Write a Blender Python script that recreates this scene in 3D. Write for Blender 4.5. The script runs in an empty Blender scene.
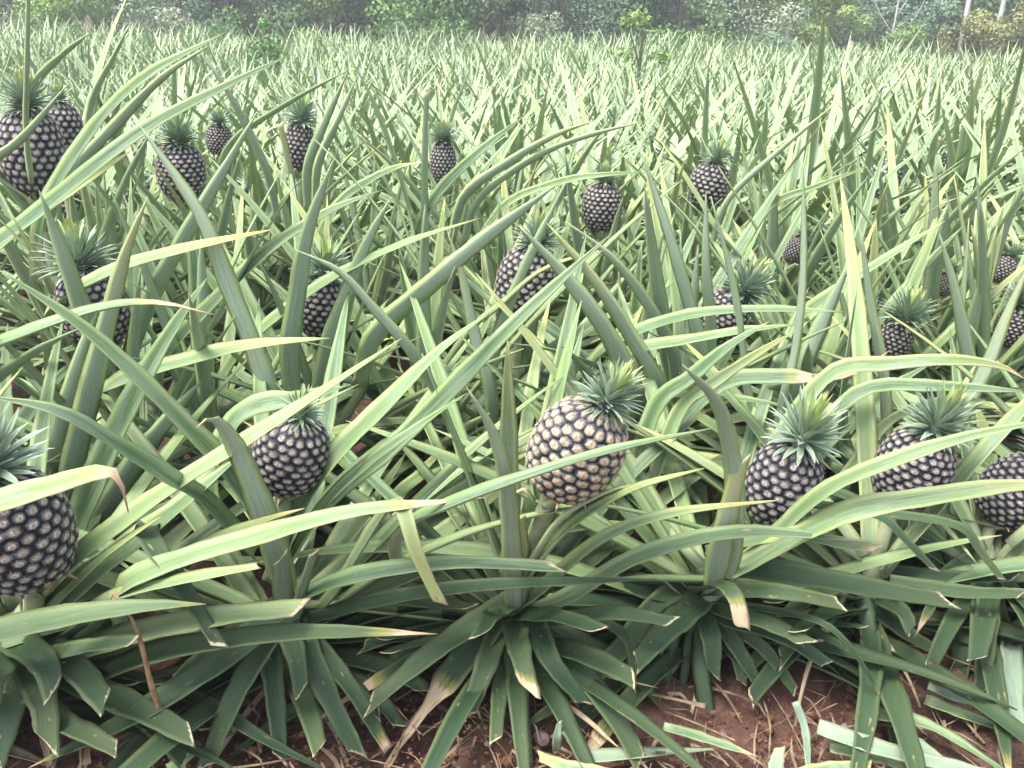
import bpy, math, random
import numpy as np
from mathutils import Vector, Matrix, Euler

R = math.radians
rng = random.Random(7)
nrng = np.random.RandomState(7)
sc = bpy.context.scene
COL = sc.collection

# ------------------------------------------------------------------ camera
CAM = np.array([0.0, 0.0, 1.05]); F = 887.0; PITCH = R(22.0)
cam = bpy.data.cameras.new('camera'); co = bpy.data.objects.new('camera', cam); COL.objects.link(co)
co.location = CAM; co.rotation_euler = (R(90) - PITCH, 0, 0)
cam.sensor_width = 36; cam.lens = F / 1024 * 36; cam.clip_end = 2000; cam.clip_start = 0.02
sc.camera = co
cp, sp = math.cos(PITCH), math.sin(PITCH)

def at(x, y, d):
    """world point seen at photo position x, y that stands d metres in front (world Y)"""
    a = (x - 512) / F; b = (384 - y) / F
    v = np.array([a, cp + b * sp, -sp + b * cp])
    return CAM + v * (d / v[1])

def at_z(x, y, z):
    a = (x - 512) / F; b = (384 - y) / F
    v = np.array([a, cp + b * sp, -sp + b * cp])
    return CAM + v * ((z - CAM[2]) / v[2])

def proj(p):
    q = np.asarray(p, float) - CAM
    dep = q[..., 1] * cp - q[..., 2] * sp
    up = q[..., 1] * sp + q[..., 2] * cp
    dep = np.where(dep < 0.05, 0.05, dep)
    return 512 + F * q[..., 0] / dep, 384 - F * up / dep, dep

def sst(a, b, x):
    t = np.clip((x - a) / (b - a), 0, 1); return t * t * (3 - 2 * t)

def ground(x, y):
    z = -0.27 * sst(3.0, 7.5, y) + 0.30 * sst(12, 22, y)
    z = z - 0.026 * x * sst(4, 20, y)
    z = z + 0.04 * np.sin(x * 0.45 + 1.0) * sst(4, 9, y) + 0.05 * np.sin(y * 0.6 + x * .2) * sst(5, 10, y) * sst(24, 18, y)
    return z

# ------------------------------------------------------------------ object helpers
def tag(o, label=None, cat=None, group=None, kind=None):
    if label: o['label'] = label
    if cat: o['category'] = cat
    if group: o['group'] = group
    if kind: o['kind'] = kind
    return o

def link(name, me, parent=None, loc=None, rot=None):
    o = bpy.data.objects.new(name, me); COL.objects.link(o)
    if parent is not None: o.parent = parent
    if loc is not None: o.location = loc
    if rot is not None: o.rotation_euler = rot
    return o

def empty(name, loc, rz=0):
    o = bpy.data.objects.new(name, None); COL.objects.link(o)
    o.location = loc; o.rotation_euler = (0, 0, rz); o.empty_display_size = 0.05
    return o

class MB:
    """numpy mesh collector with per vertex float attributes"""
    def __init__(s): s.v = []; s.f = []; s.n = 0; s.a = {}
    def add(s, v, f, **attrs):
        v = np.asarray(v, float).reshape(-1, 3); k = len(v)
        s.f.extend([tuple(i + s.n for i in q) for q in f] if not isinstance(f, np.ndarray) else list(map(tuple, (f + s.n).tolist())))
        for key in set(list(s.a) + list(attrs)):
            if key not in s.a: s.a[key] = [np.zeros(s.n)] if s.n else []
            val = attrs.get(key, 0.0)
            s.a[key].append(np.full(k, val) if np.isscalar(val) else np.asarray(val, float).ravel())
        s.v.append(v); s.n += k
    def mesh(s, name, mats, smooth=True, fmat=None):
        me = bpy.data.meshes.new(name)
        V = np.concatenate(s.v)
        lens = np.array([len(q) for q in s.f], dtype=np.int32)
        flat = np.fromiter((i for q in s.f for i in q), dtype=np.int32, count=int(lens.sum()))
        me.vertices.add(len(V)); me.vertices.foreach_set('co', V.astype(np.float32).ravel())
        me.loops.add(len(flat)); me.loops.foreach_set('vertex_index', flat)
        me.polygons.add(len(lens))
        me.polygons.foreach_set('loop_start', np.concatenate([[0], np.cumsum(lens)[:-1]]).astype(np.int32))
        me.polygons.foreach_set('loop_total', lens)
        if fmat is not None: me.polygons.foreach_set('material_index', np.asarray(fmat, dtype=np.int32))
        me.polygons.foreach_set('use_smooth', np.full(len(lens), smooth))
        for key, arrs in s.a.items():
            at_ = me.attributes.new(key, 'FLOAT', 'POINT')
            at_.data.foreach_set('value', np.concatenate(arrs).astype(np.float32))
        for m in (mats if isinstance(mats, (list, tuple)) else [mats]): me.materials.append(m)
        me.update(calc_edges=True); me.validate()
        return me

# ------------------------------------------------------------------ materials
def new_mat(name):
    m = bpy.data.materials.new(name); m.use_nodes = True
    nt = m.node_tree; nt.nodes.clear()
    out = nt.nodes.new('ShaderNodeOutputMaterial'); b = nt.nodes.new('ShaderNodeBsdfPrincipled')
    nt.links.new(b.outputs[0], out.inputs[0])
    return m, nt, b

class NT:
    def __init__(s, nt): s.nt = nt
    def attr(s, n):
        a = s.nt.nodes.new('ShaderNodeAttribute'); a.attribute_name = n; return a.outputs['Fac']
    def math(s, op, a, b=0.0, c=0.0, clamp=False):
        n = s.nt.nodes.new('ShaderNodeMath'); n.operation = op; n.use_clamp = clamp
        for i, v in enumerate((a, b, c)):
            if hasattr(v, 'node'): s.nt.links.new(v, n.inputs[i])
            else: n.inputs[i].default_value = v
        return n.outputs[0]
    def mix(s, f, a, b, mode='MIX'):
        n = s.nt.nodes.new('ShaderNodeMix'); n.data_type = 'RGBA'; n.blend_type = mode
        for i, v in ((0, f), (6, a), (7, b)):
            if hasattr(v, 'node'): s.nt.links.new(v, n.inputs[i])
            elif i == 0: n.inputs[i].default_value = v
            else: n.inputs[i].default_value = (*v, 1)
        return n.outputs[2]
    def noise(s, scale, detail=3, vec=None, rough=.55):
        n = s.nt.nodes.new('ShaderNodeTexNoise'); n.inputs['Scale'].default_value = scale
        n.inputs['Detail'].default_value = detail; n.inputs['Roughness'].default_value = rough
        if vec is not None: s.nt.links.new(vec, n.inputs['Vector'])
        return n.outputs[0]
    def comb(s, x, y, z):
        n = s.nt.nodes.new('ShaderNodeCombineXYZ')
        for i, v in enumerate((x, y, z)):
            if hasattr(v, 'node'): s.nt.links.new(v, n.inputs[i])
            else: n.inputs[i].default_value = v
        return n.outputs[0]
    def rand(s): return s.nt.nodes.new('ShaderNodeObjectInfo').outputs['Random']
    def pos(s): return s.nt.nodes.new('ShaderNodeNewGeometry').outputs['Position']
    def step(s, a, b, x):
        n = s.nt.nodes.new('ShaderNodeMapRange'); n.interpolation_type = 'SMOOTHSTEP'
        n.inputs[1].default_value = a; n.inputs[2].default_value = b
        s.nt.links.new(x, n.inputs[0]); return n.outputs[0]
    def bump(s, h, strength, dist, bsdf):
        n = s.nt.nodes.new('ShaderNodeBump'); n.inputs['Strength'].default_value = strength
        n.inputs['Distance'].default_value = dist
        s.nt.links.new(h, n.inputs['Height']); s.nt.links.new(n.outputs[0], bsdf.inputs['Normal'])

def leaf_material(name, pale=0.0, old_shade=0.0, light=0.0):
    m, nt, b = new_mat(name); k = NT(nt); L = nt.links
    u, s, und, dry, rnd, cut = [k.attr(n) for n in ('lu', 'ls', 'lf', 'ld', 'lr', 'lc')]
    r2 = k.math('FRACT', k.math('ADD', k.math('MULTIPLY', rnd, 7.31), k.rand()))
    au = k.math('ABSOLUTE', u)
    streak = k.noise(1.0, 4, k.comb(k.math('MULTIPLY', u, 9.0), k.math('MULTIPLY', s, 1.6), k.math('MULTIPLY', r2, 50)))
    fine = k.noise(1.0, 3, k.comb(k.math('MULTIPLY', u, 30.0), k.math('MULTIPLY', s, 3.0), k.math('MULTIPLY', r2, 90)))
    blot = k.noise(1.0, 3, k.comb(k.math('MULTIPLY', u, 1.5), k.math('MULTIPLY', s, 9.0), k.math('MULTIPLY', r2, 30)))
    # upper face: green midrib zone, yellow green margins
    mid = k.mix(r2, (.052, .122, .046), (.132, .225, .078))
    mid = k.mix(k.math('MULTIPLY', k.step(.5, .75, streak), .5), mid, (.22, .30, .13))
    young = k.mix(k.math('MULTIPLY', k.step(.25, 1.0, rnd), .55), mid, (.26, .38, .13))
    edge = k.mix(r2, (.25, .375, .145), (.40, .475, .19))
    top = k.mix(k.step(.30, .95, k.math('ADD', au, k.math('MULTIPLY', k.math('SUBTRACT', streak, .5), .5))), young, edge)
    mauve = k.math('MULTIPLY', k.math('MULTIPLY', k.step(.52, .72, blot), k.step(.8, .2, au)), k.step(.3, .8, r2))
    top = k.mix(k.math('MULTIPLY', mauve, .5), top, (.26, .25, .22))
    # lower face: silvery scurf in fine lines
    low = k.mix(k.step(.35, .7, fine), (.22, .31, .21), (.36, .44, .33))
    low = k.mix(k.math('MULTIPLY', k.step(.48, .7, streak), .6), low, (.17, .28, .13))
    low = k.mix(k.step(.45, .95, k.math('ADD', au, k.math('MULTIPLY', k.math('SUBTRACT', streak, .5), .5))), low, (.34, .45, .15))
    colr = k.mix(und, top, low)
    colr = k.mix(k.math('MULTIPLY', k.step(.45, .7, fine), .18), colr, (.45, .50, .36))
    bloom = k.math('MULTIPLY', k.step(.42, .62, k.noise(1.0, 4, k.comb(k.math('MULTIPLY', u, 2.5), k.math('MULTIPLY', s, 6.0), k.math('MULTIPLY', r2, 130)))), .34)
    colr = k.mix(bloom, colr, (.30, .36, .29))
    # yellowing toward tip
    yel = k.math('MULTIPLY', k.step(.55, 1.0, s), k.step(.55, .95, r2))
    colr = k.mix(k.math('MULTIPLY', yel, .55), colr, (.46, .44, .14))
    # pale base of the leaf
    colr = k.mix(k.math('MULTIPLY', k.step(.16, 0.0, s), .5), colr, (.42, .48, .32))
    # small dry specks
    speck = k.step(.64, .70, k.noise(1.0, 2, k.comb(k.math('MULTIPLY', u, 5.0), k.math('MULTIPLY', s, 40.0), k.math('MULTIPLY', r2, 70))))
    colr = k.mix(k.math('MULTIPLY', speck, .6), colr, (.27, .21, .11))
    if old_shade: colr = k.mix(old_shade, colr, k.mix(k.step(.6, 1.0, au), k.mix(r2, (.020, .043, .022), (.040, .070, .034)), (.085, .12, .055)))  # darker green of aged leaves, deepened further as painted shade
    if light: colr = k.mix(light, colr, (.42, .51, .35))  # painted brightness: lifts the whole leaf toward pale green
    if pale: colr = k.mix(pale, colr, (.25, .32, .25))
    scar = k.step(.66, .72, k.noise(1.0, 4, k.comb(k.math('MULTIPLY', u, 2.0), k.math('MULTIPLY', s, 14.0), k.math('MULTIPLY', r2, 210))))
    colr = k.mix(k.math('MULTIPLY', scar, .65), colr, (.33, .26, .13))
    # dry part
    dn = k.math('ADD', s, k.math('MULTIPLY', k.math('SUBTRACT', streak, .5), .10))
    ddiff = k.math('SUBTRACT', dn, dry)
    dmask = k.step(0.0, .03, ddiff)
    dcol = k.mix(fine, (.36, .25, .15), (.60, .50, .34))
    dcol = k.mix(k.step(.5, .8, blot), dcol, (.20, .11, .06))
    ring = k.math('MULTIPLY', k.step(-.05, 0, ddiff), k.math('SUBTRACT', 1.0, dmask))
    colr = k.mix(k.math('MULTIPLY', ring, .4), colr, (.42, .38, .10))
    colr = k.mix(dmask, colr, dcol)
    # cream rim of trimmed ends
    cn = k.math('ADD', cut, k.math('MULTIPLY', k.math('SUBTRACT', streak, .5), 1.5))
    colr = k.mix(k.step(.45, .7, cn), colr, (.50, .44, .28))
    L.new(colr, b.inputs['Base Color'])
    rough = k.math('ADD', k.math('MULTIPLY', dmask, .35), k.math('ADD', .36, k.math('MULTIPLY', fine, .22)))
    L.new(rough, b.inputs['Roughness'])
    b.inputs['Specular IOR Level'].default_value = .2 if old_shade > .7 else .4
    k.bump(k.math('ADD', fine, k.math('MULTIPLY', streak, .6)), .6, .0014, b)
    return m

M = {}
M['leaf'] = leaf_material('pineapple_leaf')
M['leafoldshade'] = leaf_material('old_shaded_leaf', 0, .9)  # aged leaves are darker; shade low in the front row painted in too
M['leafmid'] = leaf_material('outer_shaded_leaf', 0, .42)  # outer leaves: part age tone, part shade between plants put into colour
M['leaflit'] = leaf_material('far_lit_leaf', 0, 0, .22)  # lit copy for the farther rows, their brightness put into the colour
M['leafpale'] = leaf_material('pale_leaf', .62)

def fruit_material(name, warm):
    m, nt, b = new_mat(name); k = NT(nt)
    ed, ev, er = k.attr('ed'), k.attr('ev'), k.attr('er')
    r = k.rand(); tco = nt.nodes.new('ShaderNodeTexCoord').outputs['Object']; n = k.noise(28, 5, tco, .7); n2 = k.noise(70, 3, tco)
    cream = k.mix(r, (.58, .52, .36), (.45, .45, .46)) if not warm else k.mix(.0, (.60, .50, .28), (.6, .5, .3))
    cream = k.mix(k.math('MULTIPLY', k.step(.3, 1.0, er), .45), cream, (.30, .27, .22))
    cream = k.mix(k.step(.35, .75, n), cream, (.36, .25, .20))
    cream = k.mix(k.math('MULTIPLY', k.step(.45, .7, n2), .6), cream, (.72, .64, .50))
    ringc = k.mix(n, (.055, .058, .078), (.21, .21, .22))
    edd = k.math('ADD', ed, k.math('MULTIPLY', k.math('SUBTRACT', n, .5), .75))
    dot = k.math('MULTIPLY', k.step(.30, .12, edd), .7)
    cream = k.mix(dot, cream, (.22, .13, .09))
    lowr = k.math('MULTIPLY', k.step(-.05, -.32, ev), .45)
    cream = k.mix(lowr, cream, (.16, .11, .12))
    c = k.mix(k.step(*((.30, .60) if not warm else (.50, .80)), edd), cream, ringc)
    c = k.mix(k.step(*((.66, .84) if not warm else (.78, .95)), edd), c, (.010, .011, .019))
    c = k.mix(k.math('MULTIPLY', k.step(.5, 1.0, er), .18), c, (.14, .12, .10))
    c = k.mix(k.attr('sp'), c, k.mix(n, (.50, .38, .22), (.25, .15, .10)))
    nt.links.new(c, b.inputs['Base Color']); b.inputs['Roughness'].default_value = .55
    k.bump(k.math('ADD', n2, n), .8, .003, b)
    return m
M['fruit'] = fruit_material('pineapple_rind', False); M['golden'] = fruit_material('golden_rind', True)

def crown_material():
    m, nt, b = new_mat('fruit_crown'); k = NT(nt)
    u, s, r, inn = k.attr('lu'), k.attr('ls'), k.attr('lr'), k.attr('lc')
    c = k.mix(r, (.17, .25, .17), (.27, .36, .26))
    c = k.mix(k.math('MULTIPLY', k.step(.5, 1.0, k.math('ABSOLUTE', u)), .6), c, (.42, .48, .38))
    c = k.mix(k.step(.1, .9, inn), c, (.34, .44, .13))
    c = k.mix(k.math('MULTIPLY', k.step(.8, 1.0, s), .6), c, (.50, .42, .26))
    nt.links.new(c, b.inputs['Base Color']); b.inputs['Roughness'].default_value = .5
    return m
M['crown'] = crown_material()

def simple(name, c1, c2, scale, rough=.8, bump=.4, bd=.004, rnd=0.0, c3=None):
    m, nt, b = new_mat(name); k = NT(nt)
    tc = nt.nodes.new('ShaderNodeTexCoord').outputs['Object']
    n = k.noise(scale, 6, tc); c = k.mix(k.step(.3, .7, n), c1, c2)
    if c3:
        c = k.mix(k.math('MULTIPLY', k.rand(), rnd), c, c3)
    nt.links.new(c, b.inputs['Base Color']); b.inputs['Roughness'].default_value = rough
    k.bump(k.noise(scale * 3, 5, tc), bump, bd, b)
    return m
M['stem'] = simple('fruit_stalk', (.22, .26, .15), (.34, .36, .22), 40)
M['stone'] = simple('stone', (.14, .085, .07), (.26, .17, .15), 60, c3=(.40, .36, .36), rnd=.5)
M['clod'] = simple('soil_clod', (.08, .035, .022), (.24, .11, .065), 60)
M['stick'] = simple('dry_stick', (.20, .11, .06), (.36, .24, .14), 60)
M['straw'] = simple('straw', (.10, .065, .042), (.29, .21, .13), 30)
M['bark'] = simple('bark', (.07, .06, .045), (.15, .13, .10), 3)
M['palebark'] = simple('pale_bark', (.42, .42, .42), (.58, .57, .56), 2)
M['mound'] = simple('termite_mound', (.28, .20, .17), (.38, .29, .25), 6)

def soil_material():
    m, nt, b = new_mat('red_soil'); k = NT(nt); p = k.pos()
    n1 = k.noise(3.0, 4, p); n2 = k.noise(45, 6, p, .7); n3 = k.noise(240, 4, p, .7)
    c = k.mix(k.step(.3, .7, n1), (.085, .040, .028), (.145, .068, .047))
    c = k.mix(k.step(.42, .66, n2), c, (.20, .105, .075))
    c = k.mix(k.math('MULTIPLY', k.step(.55, .7, n3), .7), c, (.30, .18, .13))
    c = k.mix(k.math('MULTIPLY', k.step(.45, .3, n3), .6), c, (.055, .028, .02))
    v = nt.nodes.new('ShaderNodeTexVoronoi'); v.inputs['Scale'].default_value = 130; nt.links.new(p, v.inputs['Vector'])
    sep = k.step(.25, .05, v.outputs['Distance'])
    c = k.mix(k.math('MULTIPLY', sep, k.math('MULTIPLY', k.step(.5, .6, n2), .7)), c, (.40, .20, .12))
    nt.links.new(c, b.inputs['Base Color']); b.inputs['Roughness'].default_value = .9
    k.bump(k.math('ADD', k.math('MULTIPLY', n2, 1.0), k.math('MULTIPLY', n3, .5)), 1.0, .012, b)
    return m
M['soil'] = soil_material()

def foliage_material(name, c1, c2, c3, rough=.6):
    m, nt, b = new_mat(name); k = NT(nt)
    r = k.attr('lr')
    c = k.mix(r, c1, c2); c = k.mix(k.math('MULTIPLY', k.step(.82, 1.0, r), .8), c, c3)
    nt.links.new(c, b.inputs['Base Color']); b.inputs['Roughness'].default_value = rough
    return m
TREEM = [
    foliage_material('foliage_dark', (.045, .10, .04), (.12, .20, .07), (.24, .33, .12)),
    foliage_material('foliage_mid', (.07, .17, .04), (.16, .29, .07), (.28, .40, .10)),
    foliage_material('foliage_yellow', (.13, .22, .06), (.23, .33, .09), (.34, .40, .13)),
    foliage_material('foliage_bluish', (.08, .15, .085), (.19, .28, .17), (.33, .42, .28)),
    foliage_material('foliage_grey', (.18, .25, .14), (.29, .35, .22), (.45, .43, .28)),
    foliage_material('foliage_orange', (.20, .23, .08), (.28, .27, .10), (.46, .30, .14)),
    foliage_material('foliage_fresh', (.20, .34, .06), (.28, .42, .09), (.38, .46, .12)),
]

# ------------------------------------------------------------------ leaves
def resample(pts, n, par=None):
    pts = np.asarray(pts, float); m = len(pts)
    if m == 2:
        t = (np.linspace(0, 1, n) if par is None else par)[:, None]; return pts[0] * (1 - t) + pts[1] * t
    P = np.vstack([2 * pts[0] - pts[1], pts, 2 * pts[-1] - pts[-2]])
    dense = []
    for i in range(1, m):
        p0, p1, p2, p3 = P[i - 1], P[i], P[i + 1], P[i + 2]
        t = np.linspace(0, 1, 12, endpoint=False)[:, None]
        dense.append(.5 * ((2 * p1) + (-p0 + p2) * t + (2 * p0 - 5 * p1 + 4 * p2 - p3) * t ** 2 + (-p0 + 3 * p1 - 3 * p2 + p3) * t ** 3))
    dense.append(pts[-1][None]); D = np.vstack(dense)
    s = np.concatenate([[0], np.cumsum(np.linalg.norm(np.diff(D, axis=0), axis=1))])
    q = (np.linspace(0, 1, n) if par is None else par) * s[-1]
    return np.stack([np.interp(q, s, D[:, j]) for j in range(3)], 1)

def unit(v):
    return v / np.maximum(np.linalg.norm(v, axis=-1, keepdims=True), 1e-9)

def leaf(mb, path, W, nrm, rnd, style='p', dry=1.2, n=16, closed=True, gut=.30, s0=0.0, twist=0.0, cuta=.7):
    """a channelled sword leaf along path; nrm = direction the upper face looks to"""
    s = np.linspace(0, 1, n)
    if style in 'cb': s = np.concatenate([np.linspace(0, .975, n - 1), [1.0]])
    C = resample(path, n, s)
    T = np.gradient(C, axis=0); T[-1] = T[-2]; T = unit(T)
    N = np.broadcast_to(np.asarray(nrm, float), C.shape).copy()
    N = unit(N - (N * T).sum(1, keepdims=True) * T)
    S = np.cross(T, N)
    if twist:
        a = (twist * s)[:, None]; N, S = N * np.cos(a) + S * np.sin(a), S * np.cos(a) - N * np.sin(a)
    length = np.linalg.norm(np.diff(C, axis=0), axis=1).sum()
    if style == 'c':
        w = W * (.80 + .20 * np.sin(np.clip(s * 1.3, 0, 1) * math.pi)) * (1 - .12 * s) * np.interp(s, [0, .8, 1], [1, 1, .82])
    elif style == 'b':
        w = W * np.interp(s, [0, .15, .6, 1], [.9, 1, .8, .55])
    else:
        w = W * np.interp(s, [0, .12, .35, .6, .8, .93, 1], [.82, .95, 1, .84, .56, .24, .02])
        if dry < 1: w = w * np.where(s > dry, np.interp(s, [dry, min(dry + .12, 1)], [1, .45]) if dry < .95 else .6, 1)
    w = w * (1 + .05 * np.sin(s * 23 + rnd * 40) + .04 * np.sin(s * 51 + rnd * 90))
    h = w / 2
    g = gut * np.interp(s, [0, .3, 1], [1.15, .9, .6])
    if closed: U = np.array([-1, -.55, 0, .55, 1, .5, 0, -.5]); und = np.array([0, 0, 0, 0, 0, 1, 1, 1.])
    else: U = np.array([-1, 0, 1.]); und = np.zeros(3)
    th = .0016 + .0035 * (1 - s)
    V = np.zeros((n, len(U), 3)); wav = nrng.uniform(0, 6)
    ripple = .05 * np.sin(s * 17 + wav)
    for j, u in enumerate(U):
        uu = u
        off = g * h * (u * u - .35) + ripple * h * u
        if und[j]: off = off - th * (1.0 - .3 * abs(u))
        along = 0
        if style == 'c':
            along = (nrng.uniform(-.22, .22) * h[-1] * (s > .99) + cuta * u * h[-1] * sst(.7, 1, s) - .25 * h[-1] * (1 - abs(u)) * (s > .99))
        V[:, j] = C + S * (uu * h)[:, None] + N * off[:, None] + T * np.reshape(along, (-1, 1))
    k = len(U); idx = np.arange(n * k).reshape(n, k)
    if closed:
        a = idx[:-1]; b2 = np.roll(a, -1, 1); c = np.roll(idx[1:], -1, 1); d = idx[1:]
    else:
        a = idx[:-1, :-1]; b2 = idx[:-1, 1:]; c = idx[1:, 1:]; d = idx[1:, :-1]
    f = np.stack([a.ravel(), b2.ravel(), c.ravel(), d.ravel()], 1)
    cut = np.zeros((n, k))
    if style in 'cb':
        cut[-1, :] = 1.0
        e = (length * .02)
    if style == 'c':
        cut[-2, :] = .25
        cut[-3:-1, [0, 4] if closed else [0, 2]] = .42
    ls = np.repeat((s0 + s * (1 - s0))[:, None], k, 1)
    fl = [tuple(r) for r in f.tolist()]
    if closed: fl.append(tuple(idx[-1].tolist())); fl.append(tuple(idx[0, ::-1].tolist()))
    mb.add(V, fl, lu=np.tile(U, n), ls=ls, lf=np.tile(und, n), ld=dry, lr=rnd, lc=cut)
    return C

def arc(L, elev, droop, n=9, side=0.0, p=1.5):
    """path of a leaf leaving along +X with the elevation falling by droop toward its tip"""
    s = np.linspace(0, 1, n); ang = R(elev) - R(droop) * s ** p
    dx = np.cos(ang); dz = np.sin(ang); ds = L / (n - 1)
    x = np.concatenate([[0], np.cumsum((dx[1:] + dx[:-1]) / 2 * ds)]); z = np.concatenate([[0], np.cumsum((dz[1:] + dz[:-1]) / 2 * ds)])
    y = side * s ** 2 * L
    return np.stack([x, y, z], 1)

# library of loose leaf shapes shared by the plants: (mesh, path)
def make_lib(closed=True, nring=14):
    lib = {}
    def mk(key, count, fn):
        lib[key] = []
        for i in range(count):
            L, el, dr, W, st, dry, sd, p = fn(i)
            pth = arc(L, el, dr, side=sd, p=p); mb = MB()
            pth = pth + np.array([.012, 0, 0])
            nrm = np.array([-.35, 0, .9])
            # keep the upper face on the inner side all along
            leaf(mb, pth, W, (-math.sin(R(el - dr * .3)), 0, math.cos(R(el - dr * .3))), rng.random(), st, dry, n=nring, closed=closed,
                 gut=rng.uniform(.36, .62), twist=rng.uniform(-.5, .5), cuta=rng.choice([-1, 1]) * rng.uniform(.6, 1.6))
            lib[key].append((mb.mesh('leaf_' + key, M['leafoldshade'] if key == 'cut' or (key == 'low') else M['leafmid' if key == 'outer' and i % 3 else 'leaf']), pth))
    U = rng.uniform
    mk('inner', 8, lambda i: (U(.38, .55), U(70, 86), U(0, 18), U(.032, .042), 'p', 1.2, U(-.05, .05), 1.5))
    mk('mid', 16, lambda i: (U(.55, .78), U(28, 66), U(2, 28), U(.030, .040), 'p', rng.choice([1.2, 1.2, 1.2, 1.2, 1.2, .95]), U(-.1, .1), U(1.2, 2)))
    mk('outer', 14, lambda i: (U(.5, .72), U(14, 44), U(14, 52), U(.033, .042), 'p', rng.choice([1.2, 1.2, 1.2, .94]), U(-.12, .12), U(1, 1.6)))
    mk('low', 8, lambda i: (U(.38, .55), U(0, 25), U(25, 70), U(.032, .042), 'p', rng.choice([.6, 1.2, 1.2, .9]), U(-.12, .12), U(.8, 1.3)))
    mk('cut', 12, lambda i: (U(.16, .30), U(-15, 30), U(15, 70), U(.034, .044), 'c', 1.2, U(-.1, .1), U(.8, 1.3)))
    mk('dry', 6, lambda i: (U(.2, .36), U(-35, 0), U(20, 50), U(.012, .024), 'p', .05, U(-.2, .2), 1.0))
    return lib

# ------------------------------------------------------------------ fruit
def fruit_mesh(name, na, nr, res, spikes=True, seed=0):
    """unit fruit: height 1 along Z from 0, radius about .43"""
    r_ = np.random.RandomState(seed)
    nu, nv = na * res, nr * res
    phi = np.linspace(0, 2 * math.pi, nu, endpoint=False); v = np.linspace(0, 1, nv + 1)
    PH, VV = np.meshgrid(phi, v)
    cxy = np.interp(v, [0, .04, .12, .3, .5, .7, .85, .94, 1], [.12, .22, .315, .405, .43, .405, .335, .24, .12])
    # smooth profile
    kern = np.array([1, 2, 3, 2, 1.]) / 9; cxy = np.convolve(np.pad(cxy, 2, mode='edge'), kern, 'valid')
    rows = VV * nr; slope = 1.0
    # two row parities, nearest centre (staggered lattice with a slow spiral)
    best = np.full(PH.shape, 9.0); LX = np.zeros(PH.shape); LY = np.zeros(PH.shape); ER = np.zeros(PH.shape)
    base = np.floor(rows - .5)
    for k in (-1, 0, 1, 2):
        row = base + k
        a = PH / (2 * math.pi) * na - row * .5 - rows * 0
        cidx = np.round(a); dx = (a - cidx); dy = (rows - (row + .5))
        # jitter of each eye
        hsh = np.sin((cidx % na) * 12.9898 + row * 78.233 + seed) * 43758.5453; hsh = hsh - np.floor(hsh)
        dx = dx + (hsh - .5) * .17; dy = dy + (np.modf(hsh * 17)[0] - .5) * .17
        ax, ay = np.abs(dx), np.abs(dy)
        dd = np.maximum(ax / .5, (ax * .5 + ay * .86) / .5 * .92)
        m = dd < best
        best[m] = dd[m]; LX[m] = dx[m]; LY[m] = dy[m]; ER[m] = hsh[m]
    ed = np.clip(best, 0, 1.2)
    amp = .030 * sst(0, .12, VV) * sst(1, .88, VV)
    disp = amp * (1 - sst(.68, 1.0, ed)) + amp * .30 * np.exp(-(LX ** 2 + (LY + .05) ** 2) / .03)
    Rr = cxy[:, None] + disp
    X = Rr * np.cos(PH); Y = Rr * np.sin(PH); Z = VV
    mb = MB(); idx = np.arange((nv + 1) * nu).reshape(nv + 1, nu)
    a = idx[:-1]; b = np.roll(a, -1, 1); d = idx[1:]; c = np.roll(d, -1, 1)
    f = [tuple(q) for q in np.stack([a.ravel(), b.ravel(), c.ravel(), d.ravel()], 1).tolist()]
    f.append(tuple(idx[0, ::-1].tolist())); f.append(tuple(idx[-1].tolist()))
    mb.add(np.stack([X, Y, Z], -1), f, ed=ed, ev=LY, er=ER, sp=0.0)
    if spikes:
        for row in range(0, nr):
            for i in range(na):
                if r_.rand() < .1: continue
                vv = (row + .62) / nr; ph = (i + row * .5) / na * 2 * math.pi + r_.uniform(-.03, .03)
                if vv > .97: continue
                rad = np.interp(vv, v, cxy) + .028
                o = np.array([rad * math.cos(ph), rad * math.sin(ph), vv]); out = np.array([math.cos(ph), math.sin(ph), 0]); t = np.array([-math.sin(ph), math.cos(ph), 0])
                l = r_.uniform(.03, .07); tip = o + out * l * r_.uniform(.2, .8) + np.array([0, 0, l]) + t * r_.uniform(-.02, .02)
                w = .009
                mb.add([o - t * w - out * .006, o + t * w - out * .006, o + out * .006, tip], [(0, 2, 3), (2, 1, 3), (1, 0, 3)], ed=.3, ev=0., er=0., sp=1.0)
    return mb.mesh(name, M['fruit'])

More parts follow.
